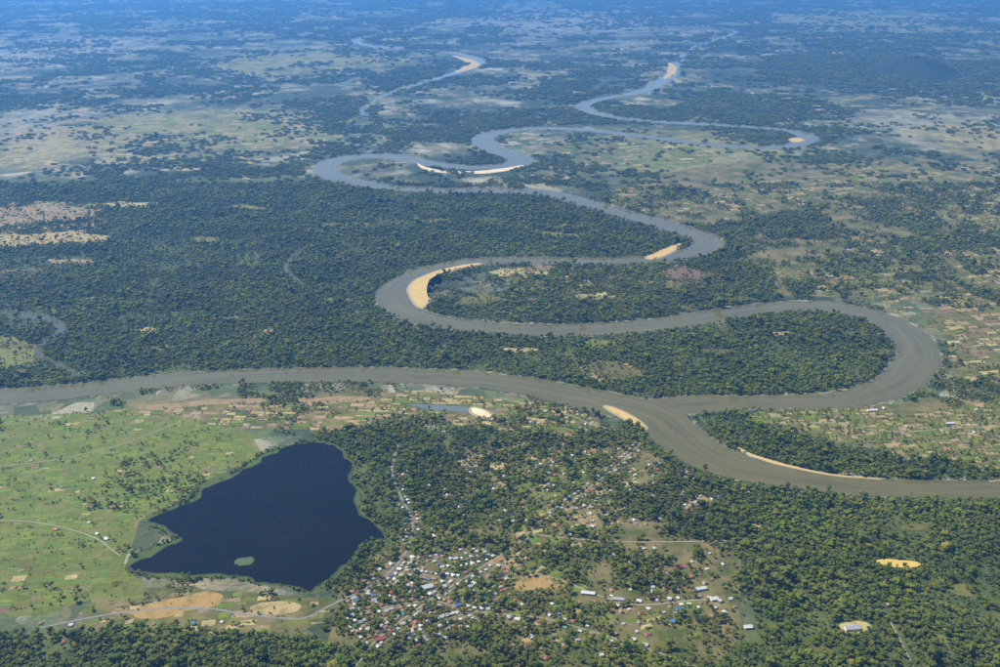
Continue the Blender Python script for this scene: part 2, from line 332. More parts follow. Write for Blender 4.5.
for P, _ in STREAMS:
    L, R, C = strip(P, 0, 8, 1.5, 5)
    tag(link('creek', strip_mesh('creek', L, R, .8, M['creek'])), kind='structure', label='narrow creek through the forest'); WATER.append(C)
LAKE_PX = [(315, 442), (337, 446), (352, 462), (347, 477), (356, 491), (364, 510), (380, 524), (381, 538), (362, 545), (360, 557), (344, 567), (331, 579), (314, 588), (288, 584), (261, 582), (222, 577), (178, 577), (131, 566), (158, 550), (179, 538), (150, 523), (172, 510), (198, 499), (207, 486), (240, 474), (256, 463), (274, 451)]
LAKE = ragged(closed_smooth(gp(LAKE_PX), 7), 24, 11)
q, _ = water('shallow_water', 0, .12, 1 / 6., .03); M['shallow'] = q.out(q.mix(q.noise(1 / 25., 5, .7), (.025, .032, .018), (.06, .075, .026)))
tag(link('lake_shallows', poly_mesh('lake_shallows', LAKE, .8, M['shallow'])), kind='structure', label='murky green shallows along the shore of the lake')
tag(link('lake', poly_mesh('lake', ragged(offset(LAKE, 6), 4, 12), 1.0, M['lake'])), kind='structure', label='dark navy lake with an irregular shore at the near left')
lk = LAKE.mean(0); SHORE = lk + (LAKE - lk) * 1.0
T_ = np.roll(LAKE, -1, 0) - np.roll(LAKE, 1, 0); T_ /= np.linalg.norm(T_, axis=1)[:, None]; N_ = np.stack([T_[:, 1], -T_[:, 0]], 1)
sgn = 1 if inpoly(*(LAKE[5:6] + N_[5:6] * 8).T, LAKE)[0] == False else -1
SHORE = closed_smooth(gp(LAKE_PX), 7); SHORE = ragged(offset(SHORE, -20), 24, 17)
tag(link('lake_shore', poly_mesh('lake_shore', SHORE, .6, M['marsh'])), kind='structure', label='marshy green rim round the lake')

SAND = [
 ([(482, 263.5), (465, 265), (450, 268), (437, 271.5), (426, 276), (415, 281.5), (410, 290), (412, 299), (418, 306.5), (425, 307.5), (428, 300), (427, 290), (430, 281), (438, 275.2), (450, 271), (466, 267)], 'sand_tan', 'long warm tan sandbar hugging the river bend at the centre'),
 ([(646, 258), (658, 252), (670, 247), (680, 244), (679, 247.2), (671, 252.6), (661, 257), (652, 259.4)], 'sand_tan', 'tan sandbar on the river bend right of centre'),
 ([(605, 406.3), (615, 408.6), (628, 414), (638, 420.5), (645, 427.5), (643, 429), (633, 423.5), (620, 416), (609, 410)], 'sand_tan', 'pale sandbar at the river junction above the village'),
 ([(738, 447), (750, 453.5), (768, 459.5), (792, 466.5), (828, 474), (876, 478.6), (876, 479.4), (828, 475), (790, 467.8), (766, 461), (746, 453.5)], 'sand_tan', 'thin tan beach below the tree covered peninsula'),
 ([(417, 163.5), (432, 169), (455, 171.5), (480, 171), (505, 168.5), (522, 165.5), (521, 168), (505, 171.5), (480, 174), (452, 173.6), (428, 170.8)], 'sand', 'white sandbar on the upper loop of the river'),
 ([(452, 55.5), (466, 58), (478, 62.5), (479, 66), (468, 70), (455, 72.5), (462, 68), (468, 64), (462, 60)], 'sand_tan', 'small far tan sandbar near the top centre'),
 ([(668, 63), (675, 66), (676, 71), (670, 77), (664, 79), (668, 72)], 'sand_tan', 'tiny far tan sandbar right of the top centre'),
 ([(788, 139.2), (798, 138), (803, 140), (798, 142), (789, 141.6)], 'sand_tan', 'pale sandbar inside the far right river loop'),
 ([(472, 408.2), (482, 410.5), (490, 415), (492, 419), (484, 417.5), (473, 413.5)], 'sand', 'pale sand at the right end of the riverside pool'),
]
SANDG = []
for P, m, lab in SAND:
    Q = waver(closed_smooth(gp(P), 4, 0, len(P)), 5, len(P), 14); SANDG.append(Q)
    tag(link('sandbar', mound('sandbar', Q, 1.9, M[m], .75, 4 if len(P) in (11,) else 14, M['wet_sand'])), kind='structure', label=lab)

# hill on the far right
def hill(px, py, rx, ry, h, seed):
    cx, cy = g(px, py); V = []; F = []; K = 40; R = 14; r = np.random.default_rng(seed)
    amp = 1 + .25 * np.sin(np.arange(K) * 2 * math.pi / K * 3 + 1) + .12 * np.sin(np.arange(K) * 2 * math.pi / K * 7)
    for j in range(R + 1):
        s = 1 - j / R
        for i in range(K):
            a = 2 * math.pi * i / K
            hh = h * (1 - s ** 1.3) * (1 + (r.normal(0, .09) if 0 < j else 0))
            V.append((cx + rx * amp[i] * s * math.cos(a), cy + ry * amp[i] * s * math.sin(a), hh - (2 if j == 0 else 0)))
    for j in range(R):
        for i in range(K):
            k = (i + 1) % K; F.append((j * K + i, j * K + k, (j + 1) * K + k, (j + 1) * K + i))
    return mesh('hill', V, F, M['hill'], smooth=True)
tag(link('hill', hill(915, 74, 560, 800, 210, 1)), kind='structure', label='low dark wooded hill on the far right plain')

# ------------------------------------------------------------------ farmland: patchworks of plots
GX0, GY0, CELL, NX, NY = -3600., 1300., 5., 1440, 1140      # occupancy grid, x -3600..3600, y 1300..7000
gxc = GX0 + (np.arange(NX) + .5) * CELL; gyc = GY0 + (np.arange(NY) + .5) * CELL
GXX, GYY = np.meshgrid(gxc, gyc)
wet = np.zeros((NY, NX), bool)
def paint_poly(grid, P, val):
    P = np.asarray(P); i0, i1 = [int(np.clip((v - GX0) / CELL, 0, NX)) for v in (P[:, 0].min() - 5, P[:, 0].max() + 10)]
    j0, j1 = [int(np.clip((v - GY0) / CELL, 0, NY)) for v in (P[:, 1].min() - 5, P[:, 1].max() + 10)]
    if i1 <= i0 or j1 <= j0: return
    m = inpoly(GXX[j0:j1, i0:i1], GYY[j0:j1, i0:i1], P); grid[j0:j1, i0:i1][m] = val
def paint_line(grid, C, hw, val):
    for k in range(len(C) - 1):
        a, b = C[k][:2], C[k + 1][:2]; n = max(2, int(np.hypot(*(b - a)) / 4)); r = hw[k] if hasattr(hw, '__len__') else hw
        for t in np.linspace(0, 1, n):
            p = a + (b - a) * t; i0, i1 = int((p[0] - r - GX0) / CELL), int((p[0] + r - GX0) / CELL) + 1; j0, j1 = int((p[1] - r - GY0) / CELL), int((p[1] + r - GY0) / CELL) + 1
            if i1 < 0 or j1 < 0 or i0 >= NX or j0 >= NY: continue
            i0, j0 = max(i0, 0), max(j0, 0)
            sub = (GXX[j0:j1, i0:i1] - p[0]) ** 2 + (GYY[j0:j1, i0:i1] - p[1]) ** 2 <= r * r
            grid[j0:j1, i0:i1][sub] = val
for C in WATER: paint_line(wet, C, C[:, 2] / 2 + 3, True)
for Q in [LAKE, POOL] + SANDG: paint_poly(wet, Q, True)
def at(grid, X, Y, default=0):
    i = np.floor((np.asarray(X) - GX0) / CELL).astype(int); j = np.floor((np.asarray(Y) - GY0) / CELL).astype(int)
    ok = (i >= 0) & (i < NX) & (j >= 0) & (j < NY)
    return np.where(ok, grid[np.clip(j, 0, NY - 1), np.clip(i, 0, NX - 1)], default)
plotgrid = np.zeros((NY, NX), np.int8)          # 1 inside a plot, keeps the woods out

def split(rect, size, r):
    """cut an oblong into plots"""
    x0, y0, x1, y1 = rect; wx, wy = x1 - x0, y1 - y0; s = size * r.uniform(.7, 1.6)
    if wx < s * 1.25 and wy < s * 1.25: return [rect]
    if wx * r.uniform(.8, 1.2) > wy:
        c = x0 + wx * r.uniform(.36, .64); return split((x0, y0, c, y1), size, r) + split((c, y0, x1, y1), size, r)
    c = y0 + wy * r.uniform(.36, .64); return split((x0, y0, x1, c), size, r) + split((x0, c, x1, y1), size, r)
FARM = []
FCOUNT = [0]
def farmland(label, poly_px, size, angle, mats, keep, gap, seed, scrub='scrub', cap=300, nz=None, asp=2.2):
    FCOUNT[0] += 1
    r = np.random.default_rng(seed); P = np.array(gp(poly_px)); c = P.mean(0)
    ca, sa = math.cos(angle), math.sin(angle); Rm = np.array([[ca, sa], [-sa, ca]])
    L = (P - c) @ Rm.T; L[:, 1] *= asp
    base = poly_mesh('farmland', waver(P, 40, seed), .17 + .009 * FCOUNT[0], M[scrub]) if scrub else None
    root = tag(link('farmland', base), kind='structure', label=label)
    rects = split((L[:, 0].min(), L[:, 1].min(), L[:, 0].max(), L[:, 1].max()), size, r)
    rects.sort(key=lambda q: q[1] * ca + q[0] * sa); restV, restF, restM = [], [], []
    names, ws = list(mats), np.array(list(mats.values()), float); ws /= ws.sum(); n = 0
    for (x0, y0, x1, y1) in rects:
        if r.random() > keep: continue
        gq = gap * r.uniform(.5, 1.6)
        q = np.array([(x0 + gq, y0 + gq), (x1 - gq, y0 + gq), (x1 - gq, y1 - gq), (x0 + gq, y1 - gq)]); q[:, 1] = (q[:, 1] - q[:, 1].mean()) / asp + q[:, 1].mean() / asp
        if q[1, 0] - q[0, 0] < 7 or q[2, 1] - q[1, 1] < 5: continue
        # edges of a plot are never quite straight
        e = []
        for k in range(4):
            a, b = q[k], q[(k + 1) % 4]
            for t in (0, .33, .67): e.append(a + (b - a) * t + r.normal(0, size * .028, 2))
        e = np.array(e) @ Rm + c; m = e.mean(0)
        far_ = 45 + max(m[1] - 2500, 0) * .11; wx, wy = [m[i_] + far_ * 3 * (vnoise(m[:1], m[1:], 180 + far_ * 2, seed + i_, 3)[0] - .5) for i_ in (0, 1)]
        if not inpoly(np.array([wx]), np.array([wy]), P)[0]: continue
        if at(wet, e[:, 0], e[:, 1]).any() or at(wet, *m): continue
        if nz is not None and vnoise(np.array([m[0]]), np.array([m[1]]), nz[0], seed)[0] < nz[1]: continue
        mt = names[r.choice(len(names), p=ws)]
        z = .40 + .12 * r.random(); FARM.append(e); paint_poly(plotgrid, e, 1); n += 1
        if n <= cap: link('plot', poly_mesh('plot', e, z, FM[mt]), root)
        else:
            restF.append(tuple(range(len(restV), len(restV) + 12))); restV += [(*p, z) for p in e]; restM.append(FML.index(mt))
    if restV: tag(link('plot', mesh('plot', restV, restF, list(FM.values()), restM), root), kind='stuff')
    return root
farmland('patchwork of green paddy plots left of the lake', [(-160, 425), (40, 418), (130, 412), (240, 428), (262, 452), (200, 482), (140, 520), (120, 565), (150, 590), (60, 612), (-160, 625)], 40, .12, {'lime': 5, 'green': 4, 'olive': 3, 'tan': .35, 'brown': .2}, .82, 2.0, 21, scrub='meadow')
farmland('tan and stubble plots along the near river bank', [(120, 404), (250, 394), (400, 390), (500, 398), (575, 412), (600, 424), (560, 436), (440, 424), (330, 430), (230, 424), (140, 412)], 44, -.05, {'tan': 3, 'straw': 1.5, 'green': 2, 'olive': 2, 'lime': 1, 'brown': .8, 'pale': .5}, .85, 3, 22)
farmland('ochre and green plots at the foot of the lake', [(90, 592), (190, 586), (330, 596), (345, 612), (300, 632), (190, 636), (80, 630)], 42, .1, {'tan': 2.4, 'lime': 2, 'green': 2, 'olive': 2.4, 'brown': .5}, .55, 3, 23)
farmland('pale gridded fields on the right behind the peninsula trees', [(745, 411), (850, 408), (960, 398), (1180, 400), (1220, 470), (1000, 472), (935, 462), (860, 440), (775, 424)], 42, .08, {'straw': 1.2, 'tan': 2.4, 'lime': 2.6, 'olive': 4, 'pale': 1., 'green': 1.4, 'brown': .4}, .97, 1.6, 24, asp=3.2)
farmland('brown and straw fields inside the right river loop edge', [(925, 305), (1000, 300), (1200, 300), (1200, 395), (955, 390), (948, 350)], 70, .2, {'tan': 3, 'brown': 1.5, 'straw': 1.2, 'olive': 3, 'green': 1}, .8, 5, 25, nz=(700, .36))
farmland('scattered plots and pastures right of the river loops', [(600, 205), (640, 175), (760, 160), (900, 160), (1150, 160), (1200, 300), (930, 300), (830, 298), (780, 296), (730, 285), (735, 250), (690, 222)], 85, .25, {'tan': 2.5, 'olive': 4, 'straw': 1.5, 'lime': 2.2, 'green': 2.5, 'pale': .8, 'brown': .5}, .8, 9, 26, nz=(900, .42))
farmland('clearings and meadow between the two middle river loops', [(500, 268), (600, 266), (720, 258), (770, 290), (700, 306), (620, 318), (560, 300), (510, 290)], 60, .4, {'olive': 3, 'tan': 1.5, 'straw': 1, 'green': 2.4, 'pale': .8}, .6, 8, 27, nz=(500, .42))
farmland('small sandy clearing in the woods of the lower loop', [(578, 366), (600, 361), (632, 366), (645, 376), (628, 383), (592, 380)], 50, .5, {'straw': 2, 'tan': 2, 'olive': 1}, .9, 3, 28)
farmland('yellowish dry plots in the left forest', [(-120, 205), (40, 203), (105, 212), (112, 236), (60, 246), (-120, 250)], 80, .1, {'tan': 2, 'straw': 1.5, 'olive': 3, 'green': 1.5}, .75, 7, 29, nz=(500, .38))
farmland('strip of dry land at the left edge above the near river', [(-100, 272), (20, 272), (60, 278), (30, 292), (-100, 300)], 80, .1, {'olive': 3, 'tan': 1}, .5, 7, 30)
farmland('wide tan and cream plain on the far left', [(-120, 108), (60, 110), (150, 108), (330, 110), (335, 150), (270, 156), (200, 172), (80, 168), (-120, 176)], 105, .15, {'straw': 3, 'tan': 3, 'pale': 2.5, 'olive': 2.5, 'lime': 1}, .26, 7, 31, scrub=None, nz=(900, .36))
farmland('bluish pale open fields on the far right plain', [(800, 88), (900, 84), (1100, 84), (1150, 150), (980, 152), (870, 132), (815, 112)], 120, .1, {'pale': 4, 'straw': 2, 'olive': 3, 'tan': 1}, .20, 8, 32, scrub=None, nz=(900, .38))
farmland('green meadow inside the far right river loop', [(520, 137), (640, 143), (760, 151), (700, 165), (600, 172), (545, 164), (520, 150)], 105, .2, {'lime': 2, 'green': 3, 'olive': 3, 'tan': 1.6, 'straw': .8}, .7, 12, 33, scrub=None)
tag(link('meadow', poly_mesh('meadow', waver(gp([(330, 590), (385, 550), (470, 450), (560, 425), (650, 440), (720, 480), (700, 520), (745, 560), (750, 630), (700, 690), (480, 740), (260, 740), (330, 640)]), 30, 9), .12, M['scrub'])), kind='structure', label='rough grass and scrub under the village and its gardens')
farmland('mixed small farms between the village and the river', [(468, 452), (560, 448), (640, 452), (672, 470), (640, 500), (600, 530), (560, 560), (520, 600), (500, 560), (520, 510), (480, 480)], 46, .5, {'lime': 1.6, 'olive': 2.4, 'straw': 1.4, 'tan': 1.8, 'green': 2, 'gold': .5}, .55, 4, 34)
farmland('fields and lots south east of the village', [(500, 575), (560, 560), (640, 590), (700, 600), (690, 640), (600, 650), (520, 640)], 48, .4, {'gold': 1.2, 'lime': 2, 'straw': 1.2, 'olive': 2.4, 'green': 1.5}, .5, 4, 35)
lotgrid = np.zeros((NY, NX), bool)
def lot(label, P, mat, seed, rag=11, strict=True):
    e = ragged(closed_smooth(gp(P), 3), rag, seed); paint_poly(plotgrid, e, 1)
    if strict: paint_poly(lotgrid, offset(e, -4), True)
    tag(link('field', poly_mesh('field', e, .56 + .0011 * seed, FM[mat])), kind='structure', label=label)
lot('bare yellow ochre lot in the right forest', [(880, 559.5), (900, 560), (917, 562.5), (919, 566), (900, 567.5), (881, 565)], 'ochre', 1)
lot('ochre field near the village centre', [(518, 580), (545, 576), (552, 586), (530, 592), (516, 588)], 'gold', 3)
lot('tan yard at the bottom right', [(842, 624), (864, 622), (870, 631), (848, 634)], 'tan', 4)
lot('broad bare tan earth patch below the lake', [(132, 610), (165, 600), (205, 592), (224, 596), (218, 605), (190, 611), (165, 617), (140, 618)], 'gold', 6)
lot('smaller bare tan earth patch right of the broad one', [(250, 608), (275, 602), (300, 606), (292, 614), (262, 615)], 'tan', 7)
lot('sandy strip along the near bank of the left river', [(140, 405.5), (200, 401), (260, 399), (262, 403), (205, 406), (150, 410)], 'straw', 8)
lot('tan bank strip right of the sandy one', [(300, 398), (350, 396.5), (372, 399), (350, 403), (305, 402.5)], 'tan', 9)
CLEAR = [(520, 272, 20, 3.5, 'straw'), (535, 268, 12, 2.5, 'brown'), (690, 275, 22, 3.5, 'brown'), (95, 300, 14, 2, 'olive'), (160, 348, 12, 2.5, 'olive'), (150, 330, 10, 1.6, 'tan'), (225, 318, 10, 1.6, 'straw'), (275, 332, 9, 1.5, 'tan'),
         (210, 240, 12, 1.6, 'olive'), (70, 262, 16, 1.8, 'tan'), (440, 220, 16, 2, 'olive'), (600, 345, 16, 2.4, 'olive'), (720, 350, 14, 2, 'olive'), (780, 335, 10, 1.6, 'straw'), (480, 300, 22, 3, 'olive'), (590, 296, 14, 2.2, 'straw'),
         (350, 225, 20, 2, 'olive'), (130, 205, 24, 2, 'tan'), (250, 208, 18, 1.6, 'olive'), (520, 350, 12, 2, 'tan'), (330, 300, 14, 2, 'olive'), (560, 235, 20, 2, 'olive'), (820, 510, 10, 2.5, 'olive'), (920, 525, 12, 2.5, 'olive'),
         (960, 590, 12, 3, 'olive'), (790, 590, 9, 2.5, 'olive'), (700, 505, 12, 3, 'straw'), (940, 640, 10, 2.5, 'olive'), (820, 650, 10, 3, 'olive'), (760, 525, 8, 2, 'tan'), (880, 350, 8, 1.6, 'olive'), (20, 345, 14, 4, 'olive')]
lot('large pale straw clearing at the left edge', [(-60, 206), (0, 207), (40, 204.5), (80, 207), (97, 212), (84, 219), (45, 222), (10, 226), (-60, 226)], 'straw', 11, 30, False)
lot('bare tan clearing in the loop forest just across the near river', [(586, 364), (610, 361.5), (634, 369), (642, 378), (620, 381), (596, 375)], 'olive', 14, 18, False)
lot('tan clearing below the large pale one at the left edge', [(-60, 233), (10, 235), (60, 232), (112, 236), (104, 242), (50, 244), (10, 247), (-60, 248)], 'tan', 12, 30, False)
lot('olive clearing at the left edge by the creek', [(-60, 336), (-5, 334), (20, 341), (33, 356), (18, 368), (-60, 366)], 'olive', 13, 30, False)
for i_, (px, py, rx, ry, mt) in enumerate(CLEAR):
    rx *= 1.35; ry *= 1.35
    lot('irregular %s clearing in the forest' % {'straw': 'straw coloured', 'tan': 'tan', 'olive': 'dull green', 'brown': 'brown'}[mt], [(px + rx * math.cos(t) * (1 + .35 * math.sin(3 * t + i_)), py + ry * math.sin(t) * (1 + .35 * math.cos(2 * t + i_ * 2))) for t in np.arange(8) * math.pi / 4], mt, 40 + i_, 24, False)

# ------------------------------------------------------------------ roads
ROADS = [
 ('asphalt', 8, [(40, 628), (100, 616), (140, 611), (170, 608), (212, 609), (242, 614), (290, 619), (308, 617), (322, 610), (342, 600), (368, 588), (392, 570), (408, 548), (412, 520), (400, 495), (392, 470), (398, 445)], 'grey road curving round the foot of the lake into the town'),
 ('road', 6, [(500, 398), (543, 409), (571, 416), (591, 424), (622, 432), (640, 440), (632, 452), (612, 470), (592, 486), (580, 495), (564, 504), (549, 511), (536, 524), (528, 534), (512, 548), (490, 562), (462, 580), (430, 600), (400, 622), (372, 645), (340, 690)], 'pale dirt road from the river bank down through the town'),
 ('road', 6, [(528, 534), (600, 541), (660, 542), (720, 541), (775, 541)], 'straight pale road running into the right forest'),
 ('road', 6, [(490, 562), (530, 572), (560, 580), (600, 596), (640, 605), (700, 600), (720, 606)], 'dirt road from the town to the white compound'),
 ('road', 5, [(430, 600), (480, 612), (540, 618), (600, 634), (650, 650), (700, 668)], 'dirt road leaving the town at the bottom'),
 ('road', 5, [(-40, 470), (40, 462), (110, 448), (160, 430), (200, 412)], 'farm track through the left paddies'),
 ('road', 5, [(-60, 520), (30, 522), (90, 536), (120, 556)], 'farm track to the lake shore'),
 ('road', 5, [(860, 570), (872, 590), (885, 612), (900, 640), (915, 670)], 'dirt road through the bottom right forest'),
 ('road', 6, [(830, 425), (900, 432), (960, 428), (1100, 426)], 'farm road between the right fields'),
 ('road', 4, [(360, 612), (395, 606), (430, 600)], 'narrow street in the lake side town'),
 ('road', 4, [(385, 572), (420, 575), (462, 580)], 'narrow northern street of the town'),
 ('road', 4, [(412, 640), (440, 622), (478, 611)], 'narrow southern street of the town'),
]
roadgrid = np.zeros((NY, NX), bool)
for i, (m, wd, P, lab) in enumerate(ROADS):
    L, R, C = strip([(x, y, wd * .8 / reach(y)) for x, y in P], 0, 8, .35, i)
    tag(link('road', strip_mesh('road', L, R, .62 + .03 * i, M[m])), kind='structure', label=lab)
    paint_line(roadgrid, C, wd / 2 + 3.5, True)

# ------------------------------------------------------------------ houses and larger buildings
def gable_roof(w_, d_, z, rise, over=.6, thick=.18):
    x, y = w_ / 2 + over, d_ / 2 + over; V = []
    for t in (0, thick):
        V += [(-x, -y, z - .25 + t), (x, -y, z - .25 + t), (x, y, z - .25 + t), (-x, y, z - .25 + t), (-x, 0, z + rise + t), (x, 0, z + rise + t)]
    F = [(0, 4, 5, 1), (3, 2, 5, 4), (6, 7, 11, 10), (9, 10, 11, 8), (0, 1, 7, 6), (2, 3, 9, 8), (0, 6, 10, 4), (3, 4, 10, 9), (1, 5, 11, 7), (2, 8, 11, 5)]
    return V, F
def hip_roof(w_, d_, z, rise, over=.7, thick=.18):
    x, y = w_ / 2 + over, d_ / 2 + over; r = max(w_ / 2 - d_ / 2, .3)
    V = [(-x, -y, z - .2), (x, -y, z - .2), (x, y, z - .2), (-x, y, z - .2), (-x, -y, z - .2 + thick), (x, -y, z - .2 + thick), (x, y, z - .2 + thick), (-x, y, z - .2 + thick), (-r, 0, z + rise), (r, 0, z + rise)]
    F = [(3, 2, 1, 0), (0, 1, 5, 4), (1, 2, 6, 5), (2, 3, 7, 6), (3, 0, 4, 7), (4, 5, 9, 8), (5, 6, 9), (6, 7, 8, 9), (7, 4, 8)]
    return V, F
def wall_shape(w_, d_, z, rise):
    x, y = w_ / 2, d_ / 2
    V = [(-x, -y, 0), (x, -y, 0), (x, y, 0), (-x, y, 0), (-x, -y, z), (x, -y, z), (x, y, z), (-x, y, z), (-x, 0, z + rise), (x, 0, z + rise)]
    return V, [(0, 1, 5, 4), (2, 3, 7, 6), (3, 0, 4, 8, 7), (1, 2, 6, 9, 5), (4, 5, 9, 8), (6, 7, 8, 9)]
def box(x0, y0, z0, x1, y1, z1):
    return [(x0, y0, z0), (x1, y0, z0), (x1, y1, z0), (x0, y1, z0), (x0, y0, z1), (x1, y0, z1), (x1, y1, z1), (x0, y1, z1)], [(0, 3, 2, 1), (4, 5, 6, 7), (0, 1, 5, 4), (1, 2, 6, 5), (2, 3, 7, 6), (3, 0, 4, 7)]
PROTO = {}
def house_data(kind, size, roofc, wallc):
    key = (kind, size, roofc, wallc)
    if key not in PROTO:
        w_, d_, z = [(8, 6, 3.1), (10, 7, 3.3), (13, 8.5, 3.6), (9.5, 8, 6.0)][size]; rise = d_ * .24
        wv, wf = wall_shape(w_, d_, z, rise * .93 if kind == 'gable' else .25)
        rv, rf = gable_roof(w_, d_, z, rise) if kind == 'gable' else hip_roof(w_, d_, z, rise)
        pv, pf = [], []
        x, y = w_ / 2, d_ / 2       # porch roof on the front
        pv = [(-x * .7, -y - 3, z - 1.0), (x * .7, -y - 3, z - 1.0), (x * .7, -y - .02, z - .45), (-x * .7, -y - .02, z - .45)]
        pv += [(a, b, c + .12) for a, b, c in pv]; pf = [(3, 2, 1, 0), (4, 5, 6, 7), (0, 1, 5, 4), (1, 2, 6, 5), (2, 3, 7, 6), (3, 0, 4, 7)]
        dv, df = box(-.6, -y - .06, 0, .6, -y + .02, 2.2)
        nv, nf = [], []
        PROTO[key] = (mesh('wall', wv, wf, WALL[wallc]), mesh('roof', rv, rf, ROOF[roofc]), mesh('porch_roof', pv, pf, ROOF[roofc]), mesh('door', dv, df, M['dark']),
                      [mesh('window', *box(sx * x * .6 - .7, -y - .05, 1.1, sx * x * .6 + .7, -y + .02, 2.2), M['dark']) for sx in (-1, 1)])
    return PROTO[key]
HOUSES = []
def house(x, y, rz, kind, size, roofc, wallc, label, group):
    wl, rf, pr, dr, wn = house_data(kind, size, roofc, wallc)
    o = tag(link('house', None), label, 'house', group); o.empty_display_size = 3; o.location = (x, y, .2); o.rotation_euler = (0, 0, rz)
    link('wall', wl, o); link('roof', rf, o); link('porch_roof', pr, o); link('door', dr, o)
    for m in wn: link('window', m, o)
    HOUSES.append((x, y, 9)); return o
housegrid = np.zeros((NY, NX), bool)
def disc(grid, x, y, r): paint_line(grid, np.array([(x, y), (x + .1, y)]), r, True)

def big(label, px, py, rz, w_, d_, z, rise, roofc, wallc, name='hall', cat='building', kind='gable', bays=5):
    x, y = g(px, py); o = tag(link(name, None), label, cat); o.location = (x, y, .2); o.rotation_euler = (0, 0, rz)
    link('wall', mesh('wall', *wall_shape(w_, d_, z, rise * .95 if kind == 'gable' else .3), WALL[wallc]), o)
    rf = link('roof', mesh('roof', *(gable_roof if kind == 'gable' else hip_roof)(w_, d_, z, rise, 1.0, .25), ROOF[roofc]), o)
    link('ridge_cap', mesh('ridge_cap', *box(-w_ / 2 * (.98 if kind == 'gable' else .4), -.35, z + rise + .1, w_ / 2 * (.98 if kind == 'gable' else .4), .35, z + rise + .45), ROOF[roofc]), rf)
    wm = mesh('window', *box(-1, -.06, 1.2, 1, .06, min(3, z - .6)), M['dark'])
    for k in range(bays):
        for s in (-1, 1):
            if s == -1 and k == bays // 2: continue
            q_ = link('window', wm, o); q_.location = (-w_ / 2 + w_ * (k + .5) / bays, s * d_ / 2, 0)
    link('door', mesh('door', *box(-1.5, -d_ / 2 - .08, 0, 1.5, -d_ / 2 + .05, 3), M['dark']), o)
    disc(housegrid, x, y, max(w_, d_) * .62); HOUSES.append((x, y, max(w_, d_) * .6))
BIG = [
 ('long white roofed hall at the left end of the paired sheds', 588, 594, -.15, 46, 13, 5, 3, 'white', 'white', 7),
 ('long pale roofed shed right of the white roofed hall', 618, 600, -.15, 40, 12, 5, 3, 'grey', 'cream', 6),
 ('red roofed hall in the compound right of the village', 678, 568, .3, 30, 15, 6, 4, 'red', 'cream', 5),
 ('orange roofed building beside the red roofed hall', 688, 578, .3, 34, 13, 6, 3.4, 'orange', 'cream', 5),
 ('white roofed school block at the compound front', 700, 590, .25, 44, 12, 6, 3, 'white', 'white', 7),
 ('small white roofed block at the right end of the compound', 714, 600, .25, 26, 14, 5, 3, 'white', 'white', 4),
 ('large blue roofed warehouse below the compound', 680, 611, -.3, 28, 18, 6, 3.5, 'blue', 'white', 4),
 ('blue roofed house block near the bottom centre', 672, 622, -.3, 20, 13, 5, 3, 'blue', 'cream', 3),
 ('wide grey roofed warehouse by the tan yard at the bottom right', 852, 629, .1, 48, 20, 6, 4, 'grey', 'white', 7),
 ('white roofed building standing alone above the bottom right forest road', 748, 628, .1, 26, 14, 5, 3, 'white', 'white', 4),
 ('white roofed market hall in the middle of the lake side town', 428, 588, .4, 34, 18, 6, 4, 'white', 'cream', 5),
 ('red roofed market hall at the south edge of the town', 380, 640, .3, 30, 14, 6, 4, 'red', 'cream', 5),
 ('blue roofed store between the town and the lake', 356, 601, .5, 22, 13, 5, 3, 'blue', 'white', 3),
 ('red roofed barn alone on the river plain', 656, 470, -.3, 22, 12, 5, 3.4, 'red', 'cream', 3),
 ('long white roofed barn in the right fields', 872, 411, .1, 50, 14, 5, 3, 'white', 'white', 7),
 ('white roofed farm shed beside the right edge', 950, 424, .1, 34, 14, 5, 3, 'white', 'white', 5),
 ('blue roofed building on the street north of the town', 458, 606, .4, 20, 12, 5, 3, 'blue', 'cream', 3),
]
for (lab, px, py, rz, w_, d_, z, rise, rc, wc, bays) in [(*b[:4], b[4] * .78, b[5] * .8, *b[6:]) for b in BIG]: big(lab, px, py, rz, w_, d_, z, rise, rc, wc, bays=bays)

CLUSTERS = [  # polygon, how many as single houses, how many more, spacing, where, base direction
 ([(350, 592), (385, 566), (430, 552), (480, 548), (512, 566), (505, 600), (470, 630), (420, 648), (362, 648), (344, 622)], 128, 150, 13.5, 'in the dense lake side town', .45),
 ([(395, 470), (470, 460), (530, 490), (530, 545), (440, 552), (395, 540)], 36, 45, 18, 'among the trees between lake and river plain', .3),
 ([(520, 470), (560, 440), (640, 442), (690, 470), (760, 497), (720, 520), (640, 530), (560, 540)], 52, 115, 17, 'on the village plain below the river junction', .5),
 ([(600, 545), (720, 550), (740, 610), (700, 625), (610, 615)], 28, 25, 20, 'around the compound right of the village', .3),
 ([(500, 580), (640, 612), (660, 655), (540, 660), (480, 640)], 22, 25, 21, 'at the bottom centre among fields', .2),
 ([(540, 404), (610, 418), (650, 440), (600, 446), (520, 420)], 10, 0, 24, 'by the dirt road behind the junction sandbar', .2),
 ([(10, 450), (130, 440), (130, 540), (60, 590), (10, 570)], 8, 0, 40, 'in the paddies left of the lake', .1),
 ([(40, 620), (300, 622), (300, 660), (20, 660)], 6, 0, 32, 'in the wooded strip at the bottom left', .1),
 ([(840, 400), (1000, 400), (1000, 440), (880, 436)], 7, 0, 34, 'in the pale fields on the right', .1),
 ([(730, 545), (860, 545), (900, 620), (760, 650)], 3, 0, 40, 'in the bottom right forest', .1),
]
ROADPTS = []
